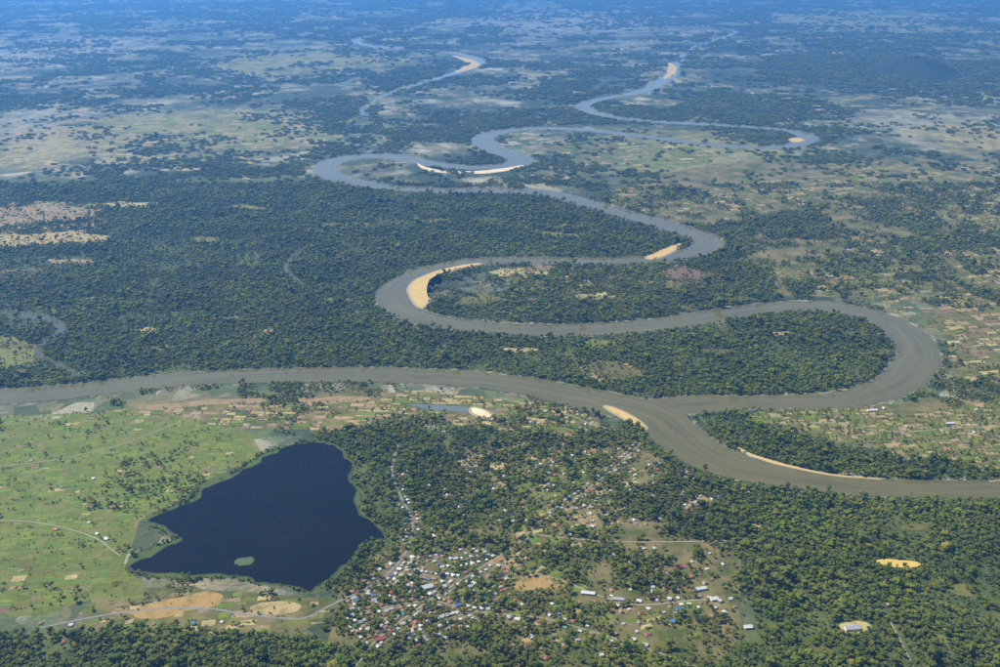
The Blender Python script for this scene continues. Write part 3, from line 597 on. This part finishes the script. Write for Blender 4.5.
for m_, wd_, P_, l_ in ROADS:
    C_ = strip([(x, y, wd_) for x, y in P_], 0, 8)[2]
    for k_ in range(len(C_) - 1):
        d_ = C_[k_ + 1, :2] - C_[k_, :2]; n_ = max(1, int(np.hypot(*d_) / 10))
        for t_ in range(n_): ROADPTS.append((*(C_[k_, :2] + d_ * t_ / n_), math.atan2(d_[1], d_[0]), wd_))
ROADPTS = np.array(ROADPTS); MORE = {}
r = np.random.default_rng(77); placed = []; HREC = []
for poly, cnt, more, space, where, ang in CLUSTERS:
    P = np.array(gp(poly)); n = tries = 0; RP = ROADPTS[inpoly(ROADPTS[:, 0], ROADPTS[:, 1], P)]
    while n < cnt + more and tries < 12000:
        tries += 1; turn = ang + r.choice([0, math.pi / 2])
        if len(RP) and r.random() < .5:
            q_ = RP[r.integers(len(RP))]; off = (q_[3] / 2 + r.uniform(8, 15)) * r.choice([-1, 1]); x, y = q_[0] - math.sin(q_[2]) * off, q_[1] + math.cos(q_[2]) * off; turn = q_[2]
        else: x, y = r.uniform(P[:, 0].min(), P[:, 0].max()), r.uniform(P[:, 1].min(), P[:, 1].max())
        if not inpoly(np.array([x]), np.array([y]), P)[0]: continue
        if at(wet, [x, x + 9, x - 9, x, x], [y, y, y, y + 9, y - 9]).any() or at(housegrid, x, y) or at(roadgrid, [x, x + 6, x - 6, x, x], [y, y, y, y + 6, y - 6]).any(): continue
        if any((x - a) ** 2 + (y - b) ** 2 < space ** 2 for a, b in placed[-560:]): continue
        rc = r.choice(['white', 'grey', 'rusty', 'red', 'blue', 'green'], p=[.20, .38, .31, .07, .025, .015])
        kind = 'gable' if r.random() < .72 else 'hip'; size = int(r.choice([0, 1, 2, 3], p=[.4, .36, .14, .10]))
        wc = str(r.choice(['cream', 'white', 'timber'], p=[.45, .3, .25]))
        rn = {'white': 'white', 'grey': 'grey tin', 'rusty': 'rusty brown', 'red': 'red', 'blue': 'blue', 'green': 'green'}[str(rc)]
        kn = ('two-storey' if size == 3 else ['small', 'medium sized', 'broad'][size]) + (' hip-roofed' if kind == 'hip' else ' gabled')
        lab = f'{kn} house with {rn} roof {where}'
        if n >= cnt:
            data = house_data(kind, size, str(rc), wc); ca_, sa_ = math.cos(turn), math.sin(turn)
            for md_, key_ in ((data[0], wc), (data[1], str(rc))):
                vv, ff = MORE.setdefault(key_ + ('w' if md_ is data[0] else 'r'), ([], [])); o_ = len(vv)
                vv += [(x + v.co.x * ca_ - v.co.y * sa_, y + v.co.x * sa_ + v.co.y * ca_, v.co.z + .2) for v in md_.vertices]; ff += [tuple(o_ + i for i in p_.vertices) for p_ in md_.polygons]
            HOUSES.append((x, y, 8)); placed.append((x, y)); n += 1; continue
        HREC.append(house(x, y, turn + r.normal(0, .12), kind, size, str(rc), wc, lab, 'houses ' + where)); HREC[-1]['label'] = f'{kn} house with {rn} roof'
        placed.append((x, y)); n += 1
MARKS = [(g(px, py), nm) for px, py, nm in [
 (588, 594, 'long white roofed hall'), (678, 568, 'red roofed compound hall'), (714, 600, 'white compound block'), (680, 611, 'large blue warehouse'),
 (852, 629, 'wide grey warehouse'), (748, 628, 'lone white building'), (428, 588, 'white market hall'), (380, 640, 'red market hall'), (356, 601, 'blue lakeside store'),
 (656, 470, 'red barn'), (872, 411, 'long white barn'), (950, 424, 'white farm shed'), (625, 420, 'junction sandbar'), (131, 566, 'western lake tip'), (315, 442, 'top of the lake'),
 (120, 556, 'lake track end'), (640, 440, 'dirt road bend'), (528, 534, 'dirt road fork'), (534, 585, 'ochre village field'), (900, 563, 'bare ochre lot'), (462, 580, 'northern street end'),
 (412, 520, 'lake road bend'), (170, 608, 'grey road arch'), (775, 541, 'straight road end'), (360, 612, 'west street end'), (380, 527, 'eastern lake bulge'), (40, 462, 'western farm track'), (200, 412, 'upper end of the farm track')]]
def single_out(objs):
    """finish each label with its place by the nearest landmark, counted from it"""
    rec = {}
    for o in objs:
        x, y = o.location[0], o.location[1]; i = min(range(len(MARKS)), key=lambda k: (MARKS[k][0][0] - x) ** 2 + (MARKS[k][0][1] - y) ** 2)
        (mx, my), nm = MARKS[i]; dx, dy = x - mx, y - my
        side = ('right of' if dx > 0 else 'left of') if abs(dx) > abs(dy) * .6 else ('beyond' if dy > 0 else 'below')
        rec.setdefault((o['label'], side, nm), []).append((math.hypot(dx, dy), o))
    ordn = ['nearest', 'second', 'third', 'fourth', 'fifth', 'sixth', 'seventh', 'eighth', 'ninth', 'tenth', 'eleventh', 'twelfth']
    for (lab, side, nm), L in rec.items():
        L.sort(key=lambda t: t[0])
        for k, (_, o) in enumerate(L):
            o['label'] = f'{lab} {side} the {nm}' if len(L) == 1 else f'{lab}, {ordn[min(k, 11)]} {side} the {nm}'
single_out(HREC)
vv, ff, mm, ml = [], [], [], []
for key_, val in MORE.items():
    ml.append(WALL[key_[:-1]] if key_[-1] == 'w' else ROOF[key_[:-1]]); o_ = len(vv); vv += val[0]; ff += [tuple(o_ + i for i in f) for f in val[1]]; mm += [len(ml) - 1] * len(val[1])
tag(link('further_houses', mesh('further_houses', vv, ff, ml, mm)), 'remaining small tin and tile roofed houses of the town and village', 'houses', kind='stuff')
for x, y, rad in HOUSES: disc(housegrid, x, y, rad)

# ------------------------------------------------------------------ trees
def crown_mesh(name, seed, rx, rz, base, mats, trunk=True, lobes=6, tri=1):
    """uneven crown of leafy tufts on several lobes, with a tapered trunk and limbs"""
    r = np.random.default_rng(seed); V, F, MI = [], [], []
    cs = [(0, 0, base + rz * .55, rx * .62)]
    for k in range(lobes):
        a = k * 2.4 + r.uniform(-.4, .4); rr = rx * r.uniform(.38, .62)
        cs.append((rr * math.cos(a), rr * math.sin(a), base + rz * r.uniform(.25, .8), rx * r.uniform(.34, .5)))
    for (x, y, z, s) in cs:
        bm = bmesh.new(); bmesh.ops.create_icosphere(bm, subdivisions=tri, radius=s)
        off = len(V)
        for v in bm.verts:
            d = 1 + r.normal(0, .17); V.append((x + v.co.x * d, y + v.co.y * d, z + v.co.z * d * .85))
        for f in bm.faces: F.append(tuple(off + v.index for v in f.verts)); MI.append(0)
        bm.free()
    for k in range(46):                                       # loose leaf sprays standing out of the lobes
        x, y, z, s = cs[r.integers(len(cs))]; d = r.normal(0, 1, 3); d /= np.linalg.norm(d); d[2] = abs(d[2]) * .9 - .15
        p = np.array([x, y, z]) + d * s * r.uniform(.9, 1.15); t = r.normal(0, 1, 3); t -= d * t.dot(d) * .6; t /= np.linalg.norm(t); u = np.cross(d, t); q = rx * r.uniform(.10, .19)
        o_ = len(V); V += [tuple(p - t * q), tuple(p + u * q * .6), tuple(p + t * q), tuple(p - u * q * .6)]; F.append((o_, o_ + 1, o_ + 2, o_ + 3)); MI.append(0)
    if trunk:
        for (x0, y0, z0, r0, x1, y1, z1, r1) in [(0, 0, -.3, .42, .1, .1, base + rz * .35, .26)] + [(0, 0, base * .75, .2, c_[0] * .8, c_[1] * .8, c_[2], .08) for c_ in cs[1:4]]:
            o_ = len(V)
            for (xx, yy, zz, rr) in ((x0, y0, z0, r0), (x1, y1, z1, r1)):
                for k in range(5): V.append((xx + rr * math.cos(k * 1.2566), yy + rr * math.sin(k * 1.2566), zz))
            for k in range(5): F.append((o_ + k, o_ + (k + 1) % 5, o_ + 5 + (k + 1) % 5, o_ + 5 + k)); MI.append(1)
    return V, F, MI
def palm_mesh(seed, h=13):
    r = np.random.default_rng(seed); V, F, MI = [], [], []
    for (z, rr, x) in ((-.3, .3, 0), (h * .5, .22, .3), (h, .17, .9)):
        for k in range(5): V.append((x + rr * math.cos(k * 1.2566), rr * math.sin(k * 1.2566), z))
    for s in range(2):
        for k in range(5): F.append((s * 5 + k, s * 5 + (k + 1) % 5, s * 5 + 5 + (k + 1) % 5, s * 5 + 5 + k)); MI.append(1)
    for k in range(15):
        a = k * 2.4; el = r.uniform(-.2, 1.0); L = r.uniform(3.6, 4.8); prev = None
        for i in range(5):
            t = i / 4; x = L * t; z = math.sin(el) * x - .22 * x * x * .6; x *= math.cos(el * .6); wd = .75 * (1 - t * .75)
            c_, s_ = math.cos(a), math.sin(a); o_ = len(V)
            V += [(.9 + x * c_ - wd * s_, x * s_ + wd * c_, h + z - .35), (.9 + x * c_, x * s_, h + z), (.9 + x * c_ + wd * s_, x * s_ - wd * c_, h + z - .35)]
            if prev is not None:
                F += [(prev, prev + 1, o_ + 1, o_), (prev + 1, prev + 2, o_ + 2, o_ + 1)]; MI += [0, 0]
            prev = o_
    return V, F, MI
TREES = bpy.data.collections.new('tree_kinds'); GROVES = bpy.data.collections.new('grove_kinds')
VAR = []
for i, (rx, rz, base, lm, lb) in enumerate([(5.6, 7.5, 4.0, 'leaf', 6), (6.4, 7.0, 5.0, 'leaf', 7), (4.6, 9.5, 4.5, 'leaf', 5), (5.8, 6.5, 3.5, 'leaf2', 7), (3.9, 5.5, 2.2, 'leaf2', 5)]):
    V, F, MI = crown_mesh('tree', 100 + i, rx, rz, base, None, True, lb)
    VAR.append((V, F, MI, lm))
    TREES.objects.link(bpy.data.objects.new('tree_kind_%d' % i, mesh('tree_kind', V, F, [M[lm], M['bark']], MI)))
V, F, MI = palm_mesh(3); VAR.append((V, F, MI, 'leaf2'))
TREES.objects.link(bpy.data.objects.new('tree_kind_5', mesh('palm_kind', V, F, [M['leaf2'], M['bark']], MI)))
for i in range(4):                                    # far woods: a grove about 45 m wide
    r = np.random.default_rng(500 + i); V, F, MI = [], [], []
    for k in range(15):
        a = k * 2.4; d = 5.4 * math.sqrt(k) * r.uniform(.8, 1.2); v, f, mi = VAR[int(r.integers(4))][:3]
        n0 = 7 * 0; o_ = len(V); s = r.uniform(.8, 1.25)
        V += [(x * s + d * math.cos(a), y * s + d * math.sin(a), z * s) for x, y, z in v]; F += [tuple(o_ + j for j in ff) for ff in f]; MI += mi
    GROVES.objects.link(bpy.data.objects.new('grove_kind_%d' % i, mesh('grove_kind', V, F, [M['leaf'], M['bark']], MI)))

def scatter_tree(coll, nvar):
    t = bpy.data.node_groups.new('scatter_' + coll.name, 'GeometryNodeTree')
    t.interface.new_socket('Geometry', in_out='INPUT', socket_type='NodeSocketGeometry'); t.interface.new_socket('Geometry', in_out='OUTPUT', socket_type='NodeSocketGeometry')
    gi, go = t.nodes.new('NodeGroupInput'), t.nodes.new('NodeGroupOutput')
    ci = t.nodes.new('GeometryNodeCollectionInfo'); ci.inputs['Collection'].default_value = coll; ci.inputs['Separate Children'].default_value = True; ci.inputs['Reset Children'].default_value = True
    ip = t.nodes.new('GeometryNodeInstanceOnPoints'); ip.inputs['Pick Instance'].default_value = True
    def attr(nm, ty):
        a = t.nodes.new('GeometryNodeInputNamedAttribute'); a.data_type = ty; a.inputs['Name'].default_value = nm; return a.outputs['Attribute']
    t.links.new(gi.outputs[0], ip.inputs['Points']); t.links.new(ci.outputs[0], ip.inputs['Instance'])
    t.links.new(attr('kind_index', 'INT'), ip.inputs['Instance Index']); t.links.new(attr('turn', 'FLOAT_VECTOR'), ip.inputs['Rotation']); t.links.new(attr('size', 'FLOAT_VECTOR'), ip.inputs['Scale'])
    t.links.new(ip.outputs[0], go.inputs[0]); return t
GN_T, GN_G = scatter_tree(TREES, 6), scatter_tree(GROVES, 4)
def scatter(name, pts, kinds, sizes, tree, label, cat):
    n = len(pts); me = bpy.data.meshes.new(name); me.vertices.add(n)
    me.vertices.foreach_set('co', np.column_stack([pts, np.full(n, .15)]).astype(np.float32).ravel())
    a = me.attributes.new('kind_index', 'INT', 'POINT'); a.data.foreach_set('value', kinds.astype(np.int32))
    a = me.attributes.new('turn', 'FLOAT_VECTOR', 'POINT'); a.data.foreach_set('vector', np.column_stack([np.zeros(n), np.zeros(n), rng.uniform(0, 6.283, n)]).astype(np.float32).ravel())
    a = me.attributes.new('size', 'FLOAT_VECTOR', 'POINT'); a.data.foreach_set('vector', np.column_stack([sizes, sizes, sizes * rng.uniform(.8, 1.25, n)]).astype(np.float32).ravel())
    o = tag(link(name, me), label, cat, kind='stuff'); md = o.modifiers.new('scatter', 'NODES'); md.node_group = tree
    return o

# woods of the middle distance and near: (polygon, density, label)
WOODS = [
 ([(-350, 180), (325, 178), (560, 198), (700, 240), (650, 262), (480, 263), (400, 285), (395, 310), (480, 333), (680, 328), (640, 396), (560, 386), (450, 368), (250, 368), (0, 390), (-350, 430)], .97, 'dense dark green forest filling the left middle distance'),
 ([(430, 266), (650, 260), (725, 250), (790, 285), (790, 306), (700, 314), (660, 325), (480, 330), (425, 318), (432, 290)], .78, 'broken woods between the two middle river loops'),
 ([(475, 335), (670, 330), (740, 315), (830, 311), (890, 330), (900, 370), (870, 390), (740, 398), (650, 398), (560, 388)], .97, 'dense forest inside the lower right river loop'),
 ([(700, 418), (735, 410), (765, 426), (850, 446), (950, 464), (1010, 478), (880, 479), (790, 467), (732, 450)], .97, 'dark tree belt on the peninsula above the exit bend'),
 ([(655, 482), (722, 476), (800, 494), (1300, 505), (1500, 760), (600, 760), (650, 650), (755, 625), (745, 560), (650, 520), (600, 500)], .95, 'dense dark forest covering the bottom right corner'),
 ([(310, 434), (420, 424), (500, 432), (560, 450), (520, 470), (540, 510), (500, 545), (410, 552), (345, 575), (340, 555), (365, 540), (360, 515), (340, 480), (335, 455)], .90, 'leafy woods on the east shore of the lake'),
 ([(-200, 640), (100, 632), (300, 636), (350, 655), (420, 660), (640, 655), (660, 760), (-300, 760)], .92, 'trees along the bottom edge of the valley'),
 ([(340, 555), (420, 545), (520, 545), (530, 650), (340, 655)], .72, 'garden trees among the town roofs'),
 ([(880, 300), (1300, 290), (1350, 400), (930, 395), (950, 350)], .35, 'scattered woods and palms at the right edge'),
 ([(560, 192), (640, 165), (1300, 165), (1300, 300), (930, 303), (830, 300), (730, 290), (735, 245), (640, 210)], .5, 'scattered trees and hedges over the right hand plain'),
 ([(-300, 405), (130, 400), (262, 440), (200, 490), (150, 520), (130, 580), (330, 592), (340, 640), (-300, 640)], .17, 'small trees dotted through the left paddies'),
 ([(500, 430), (700, 440), (720, 480), (640, 530), (740, 560), (750, 630), (650, 660), (500, 650)], .74, 'clumps of trees over the village plain'),
 ([(120, 398), (400, 384), (600, 404), (660, 440), (520, 440), (330, 440)], .42, 'trees along the near river bank'),
 ([(700, 400), (1300, 395), (1350, 500), (1000, 485), (760, 430)], .12, 'scattered trees in the pale right fields'),
]
HALF = .68
def cand(y0, y1, cell):
    ny = int((y1 - y0) / cell); out = []
    for j in range(ny):
        y = y0 + (j + .5) * cell; hw = HALF * (y + 400); n = int(2 * hw / cell)
        x = -hw + (np.arange(n) + .5 + (j % 2) * .5) * cell; out.append(np.column_stack([x, np.full(n, y)]))
    P = np.vstack(out); P += rng.uniform(-.42, .42, P.shape) * cell; return P
NEAR = np.vstack([cand(1450, 3600, 8.2), cand(3600, 5000, 9.2), cand(5000, 7000, 10.6)])
ncell = np.where(NEAR[:, 1] < 3600, .95, np.where(NEAR[:, 1] < 5000, 1.0, 1.12))
dens = np.zeros(len(NEAR)); zone = np.full(len(NEAR), -1)
def warp(X, Y, amp, scale, seed):
    return X + amp * (vnoise(X, Y, scale, seed, 4) - .5) * 2, Y + amp * (vnoise(X, Y, scale, seed + 50, 4) - .5) * 2
wamp = 60 + .05 * np.maximum(NEAR[:, 1] - 2500, 0)
WX = NEAR[:, 0] + wamp * (vnoise(NEAR[:, 0], NEAR[:, 1], 260, 61, 4) - .5) * 3; WY = NEAR[:, 1] + wamp * 1.6 * (vnoise(NEAR[:, 0], NEAR[:, 1], 260, 62, 4) - .5) * 3
for k, (poly, d, lab) in enumerate(WOODS):
    P = gp([(x, min(y, 770)) for x, y in poly]); m = inpoly(WX, WY, P)
    if d > .85: m |= inpoly(NEAR[:, 0], NEAR[:, 1], P)
    m &= (dens < d) ; dens[m] = d; zone[m] = k
# outside every drawn wood: patchy cover
rest = zone < 0; zone[rest] = len(WOODS); dens[rest] = .45
n1 = vnoise(NEAR[:, 0], NEAR[:, 1], 330, 5, 4); n2 = vnoise(NEAR[:, 0], NEAR[:, 1], 75, 9, 3)
mix_ = .6 * n1 + .4 * n2
thr = np.quantile(mix_, np.linspace(0, 1, 101))
rank = np.interp(mix_, thr, np.linspace(0, 1, 101))
keep = (rank < dens + rng.normal(0, .10, len(NEAR)))
thin = vnoise(NEAR[:, 0], NEAR[:, 1], 210, 33, 4); thin = np.interp(thin, np.quantile(thin, np.linspace(0, 1, 51)), np.linspace(0, 1, 51))
keep |= (dens > .9) & (rng.random(len(NEAR)) < np.interp(thin, [0, .6, .8, .93, 1], [.88, .84, .62, .34, .2])) & (rank < .93 + .07 * rng.random(len(NEAR)))
keep &= ~((dens > .9) & (rng.random(len(NEAR)) > np.interp(thin, [0, .6, .8, .93, 1], [1, .97, .72, .4, .25])))
inplot = at(plotgrid, NEAR[:, 0], NEAR[:, 1]) > 0
keep &= ~(inplot & (rng.random(len(NEAR)) > np.where(dens > .6, .12, .09)))
for dx, dy in ((0, 0), (5, 0), (-5, 0), (0, 5), (0, -5)):
    keep &= ~(at(wet, NEAR[:, 0] + dx, NEAR[:, 1] + dy) > 0)
keep &= ~(at(lotgrid, NEAR[:, 0], NEAR[:, 1]) > 0); keep &= ~(at(roadgrid, NEAR[:, 0], NEAR[:, 1]) > 0); keep &= ~(at(housegrid, NEAR[:, 0], NEAR[:, 1]) > 0)

# single trees one can pick out in the open fields: each one a thing (trunk, crown)
open_ = np.flatnonzero(keep & np.isin(zone, [10, 11, 13, 12]) & (NEAR[:, 1] < 3300) & (np.abs(NEAR[:, 0]) < .53 * NEAR[:, 1]))
rng.shuffle(open_); solo = []
occ = {}
for i in open_:
    x, y = NEAR[i]; key = (int(x // 26), int(y // 26))
    if any((key[0] + a, key[1] + b) in occ for a in (-1, 0, 1) for b in (-1, 0, 1)): continue
    occ[key] = 1; solo.append(i)
    if len(solo) >= 260: break
solo = np.array(solo)
# clear a little room round them
for i in solo:
    d2 = (NEAR[:, 0] - NEAR[i, 0]) ** 2 + (NEAR[:, 1] - NEAR[i, 1]) ** 2; keep &= ~(d2 < 100)
SPLIT = []
for V, F, MI, lm in VAR:
    parts = []
    for wanted, mname, pn in ((0, lm, 'crown'), (1, 'bark', 'trunk')):
        ff = [f for f, mi in zip(F, MI) if mi == wanted]; used = sorted({v for f in ff for v in f}); ix = {v: k for k, v in enumerate(used)}
        parts.append((pn, mesh(pn, [V[v] for v in used], [tuple(ix[v] for v in f) for f in ff], M[mname])))
    SPLIT.append(parts)
WHERE = {10: 'in the paddies left of the lake', 11: 'on the village plain right of the town', 12: 'beside the near river bank farms', 13: 'in the pale fields on the right'}
TREC = []
for i in solo:
    k = int(rng.choice([0, 1, 2, 3, 4, 5], p=[.2, .2, .14, .22, .14, .10])); nm = 'palm_tree' if k == 5 else 'tree'
    adj = ['round dark', 'broad dark', 'tall dark', 'yellowish green', 'small light green', 'tall feathery'][k]
    o = tag(link(nm, None), f'{adj} {"palm" if k == 5 else "tree"} standing {WHERE[int(zone[i])]}', 'palm' if k == 5 else 'tree', 'single trees ' + WHERE[int(zone[i])]); o['label'] = f'{adj} {"palm" if k == 5 else "tree"}'; TREC.append(o)
    s = rng.uniform(.75, 1.3); o.location = (*NEAR[i], .15); o.rotation_euler = (0, 0, rng.uniform(0, 6.28)); o.scale = (s, s, s * rng.uniform(.9, 1.15))
    for pn, me in SPLIT[k]: link(pn, me, o)

# hedges and bushes along the edges of the plots
hp = []
for e in FARM:
    if not 1500 < e[0, 1] < 7000: continue
    for k in range(0, 12, 3):
        if rng.random() < (.16 if e[0, 0] < -300 and e[0, 1] < 3300 else .42):
            a, b = e[k], e[(k + 3) % 12]; n = max(2, int(np.hypot(*(b - a)) / 7.5)); t0, t1 = sorted(rng.random(2))
            for t in np.arange(n) / n:
                if t0 - .1 < t < t1 + .1: hp.append(a + (b - a) * t + rng.normal(0, 1.5, 2))
for k in range(len(SHORE)):
    a, b = SHORE[k], SHORE[(k + 1) % len(SHORE)]
    for t in np.arange(0, 1, .22):
        if vnoise(a[:1], a[1:], 60, 5, 2)[0] > .42: hp.append(a + (b - a) * t + rng.normal(0, 4, 2))
hp = np.array(hp); ok = ~(at(wet, *hp.T) > 0) & ~(at(roadgrid, *hp.T) > 0) & ~(at(housegrid, *hp.T) > 0); hp = hp[ok]
scatter('hedge_bushes', hp, rng.choice([0, 3, 4, 5], size=len(hp), p=[.25, .35, .35, .05]), rng.lognormal(0, .25, len(hp)) * .55, GN_T, 'small bushes and hedges along the field edges', 'hedge')
single_out(TREC)
kk = rng.choice([0, 1, 2, 3, 4, 5], size=len(NEAR), p=[.27, .25, .16, .15, .09, .08])
bush = (dens < .5); kk[bush] = rng.choice([0, 1, 2, 3, 4, 5], size=bush.sum(), p=[.18, .14, .10, .26, .22, .10])
size = rng.lognormal(-.05, .40, len(NEAR)) * ncell * np.where(bush, .78, .92)
for k in range(len(WOODS) + 1):
    m = keep & (zone == k)
    if m.sum() < 5: continue
    lab = WOODS[k][2] if k < len(WOODS) else 'patchy woods of the middle distance beyond the drawn river loops'
    scatter('woodland', NEAR[m], kk[m], size[m], GN_T, lab, 'wood')
    if k < len(WOODS) and WOODS[k][1] > .85:
        P = waver(gp([(x, min(y, 770)) for x, y in WOODS[k][0]]), 55, 300 + k)
        tag(link('forest_floor', poly_mesh('forest_floor', P, .05 + .007 * k, M['floor'])), kind='structure', label='dark undergrowth ground of the ' + lab)
# far woods as groves
FAR = np.vstack([cand(7000, 11000, 40), cand(11000, 17000, 62), cand(17000, 26000, 95), cand(26000, 44000, 150)])
fs = np.where(FAR[:, 1] < 11000, 1.0, np.where(FAR[:, 1] < 17000, 1.5, np.where(FAR[:, 1] < 26000, 2.2, 3.2)))
fn = .65 * vnoise(FAR[:, 0], FAR[:, 1], 900, 21, 4) + .35 * vnoise(FAR[:, 0], FAR[:, 1], 260, 22, 3)
fk = fn < np.quantile(fn, .40) + rng.normal(0, .04, len(fn))
for px, py, rx, ry, cc in PLAINS:
    if cc == 'wood': continue
    cx_, cy_ = g(px, py); rr = np.hypot((FAR[:, 0] - cx_) / rx, (FAR[:, 1] - cy_) / ry) + 1.2 * (vnoise(FAR[:, 0], FAR[:, 1], 400, 77, 3) - .5)
    fk &= ~((rr < .8) & (rng.random(len(FAR)) < .62))
for px, py, rx, ry in ((870, 72, 1900, 2600), (915, 72, 700, 1000), (760, 105, 900, 1200)):
    cx_, cy_ = g(px, py); fk |= np.hypot((FAR[:, 0] - cx_) / rx, (FAR[:, 1] - cy_) / ry) + 1.0 * (vnoise(FAR[:, 0], FAR[:, 1], 400, 78, 3) - .5) < .9
for C in WATER:
    for p in C:
        if p[1] > 6300: fk &= ((FAR[:, 0] - p[0]) ** 2 + (FAR[:, 1] - p[1]) ** 2) > (p[2] / 2 + 30 * fs) ** 2
for e in FARM:
    m = e.mean(0)
    if m[1] > 6500: fk &= ~((((FAR[:, 0] - m[0]) ** 2 + (FAR[:, 1] - m[1]) ** 2) < (np.ptp(e[:, 0]) * .5) ** 2) & (rng.random(len(FAR)) < .88))
for Q in SANDG:
    m = Q.mean(0); fk &= ((FAR[:, 0] - m[0]) ** 2 + (FAR[:, 1] - m[1]) ** 2) > 90 ** 2
scatter('woodland', FAR[fk], rng.integers(0, 4, fk.sum()), fs[fk] * rng.uniform(.7, 1.2, fk.sum()), GN_G, 'hazy blue green woods covering the far plain', 'wood')

# floating weed on the lake
def weed(label, P, seed):
    Q = closed_smooth(gp(P), 5, 2.5, seed); r = np.random.default_rng(seed)
    me = mound('weed_island', Q, .9, M['weed'], 1.02); tag(link('weed_island', me), label, 'floating weeds')
weed('long green weed island floating in the lower half of the lake', [(236, 563.4), (238, 560.4), (244, 558.6), (250, 558.4), (253, 560.4), (250, 563), (243, 564.6)], 1)

# ------------------------------------------------------------------ haze
bm = bmesh.new(); bmesh.ops.create_cube(bm, size=1); me = bpy.data.meshes.new('haze'); bm.to_mesh(me); bm.free()
hz = tag(link('haze', me), 'thin blue haze over the whole plain', 'haze', kind='stuff')
hz.scale = (124000, 124000, H_CAM + 62); hz.location = (0, 40000, (H_CAM + 62) / 2 - 3)
hm = bpy.data.materials.new('haze'); hm.use_nodes = True; t = hm.node_tree; t.nodes.clear()
ou = t.nodes.new('ShaderNodeOutputMaterial'); pv = t.nodes.new('ShaderNodeVolumePrincipled')
pv.inputs['Color'].default_value = (*HAZE_COLOR, 1); pv.inputs['Density'].default_value = HAZE_DENSITY; pv.inputs['Anisotropy'].default_value = .38
t.links.new(pv.outputs[0], ou.inputs['Volume']); me.materials.append(hm)
print('trees near', int(keep.sum()), 'groves', int(fk.sum()), 'houses', len(HOUSES), 'plots', len(FARM), 'solo', len(solo))
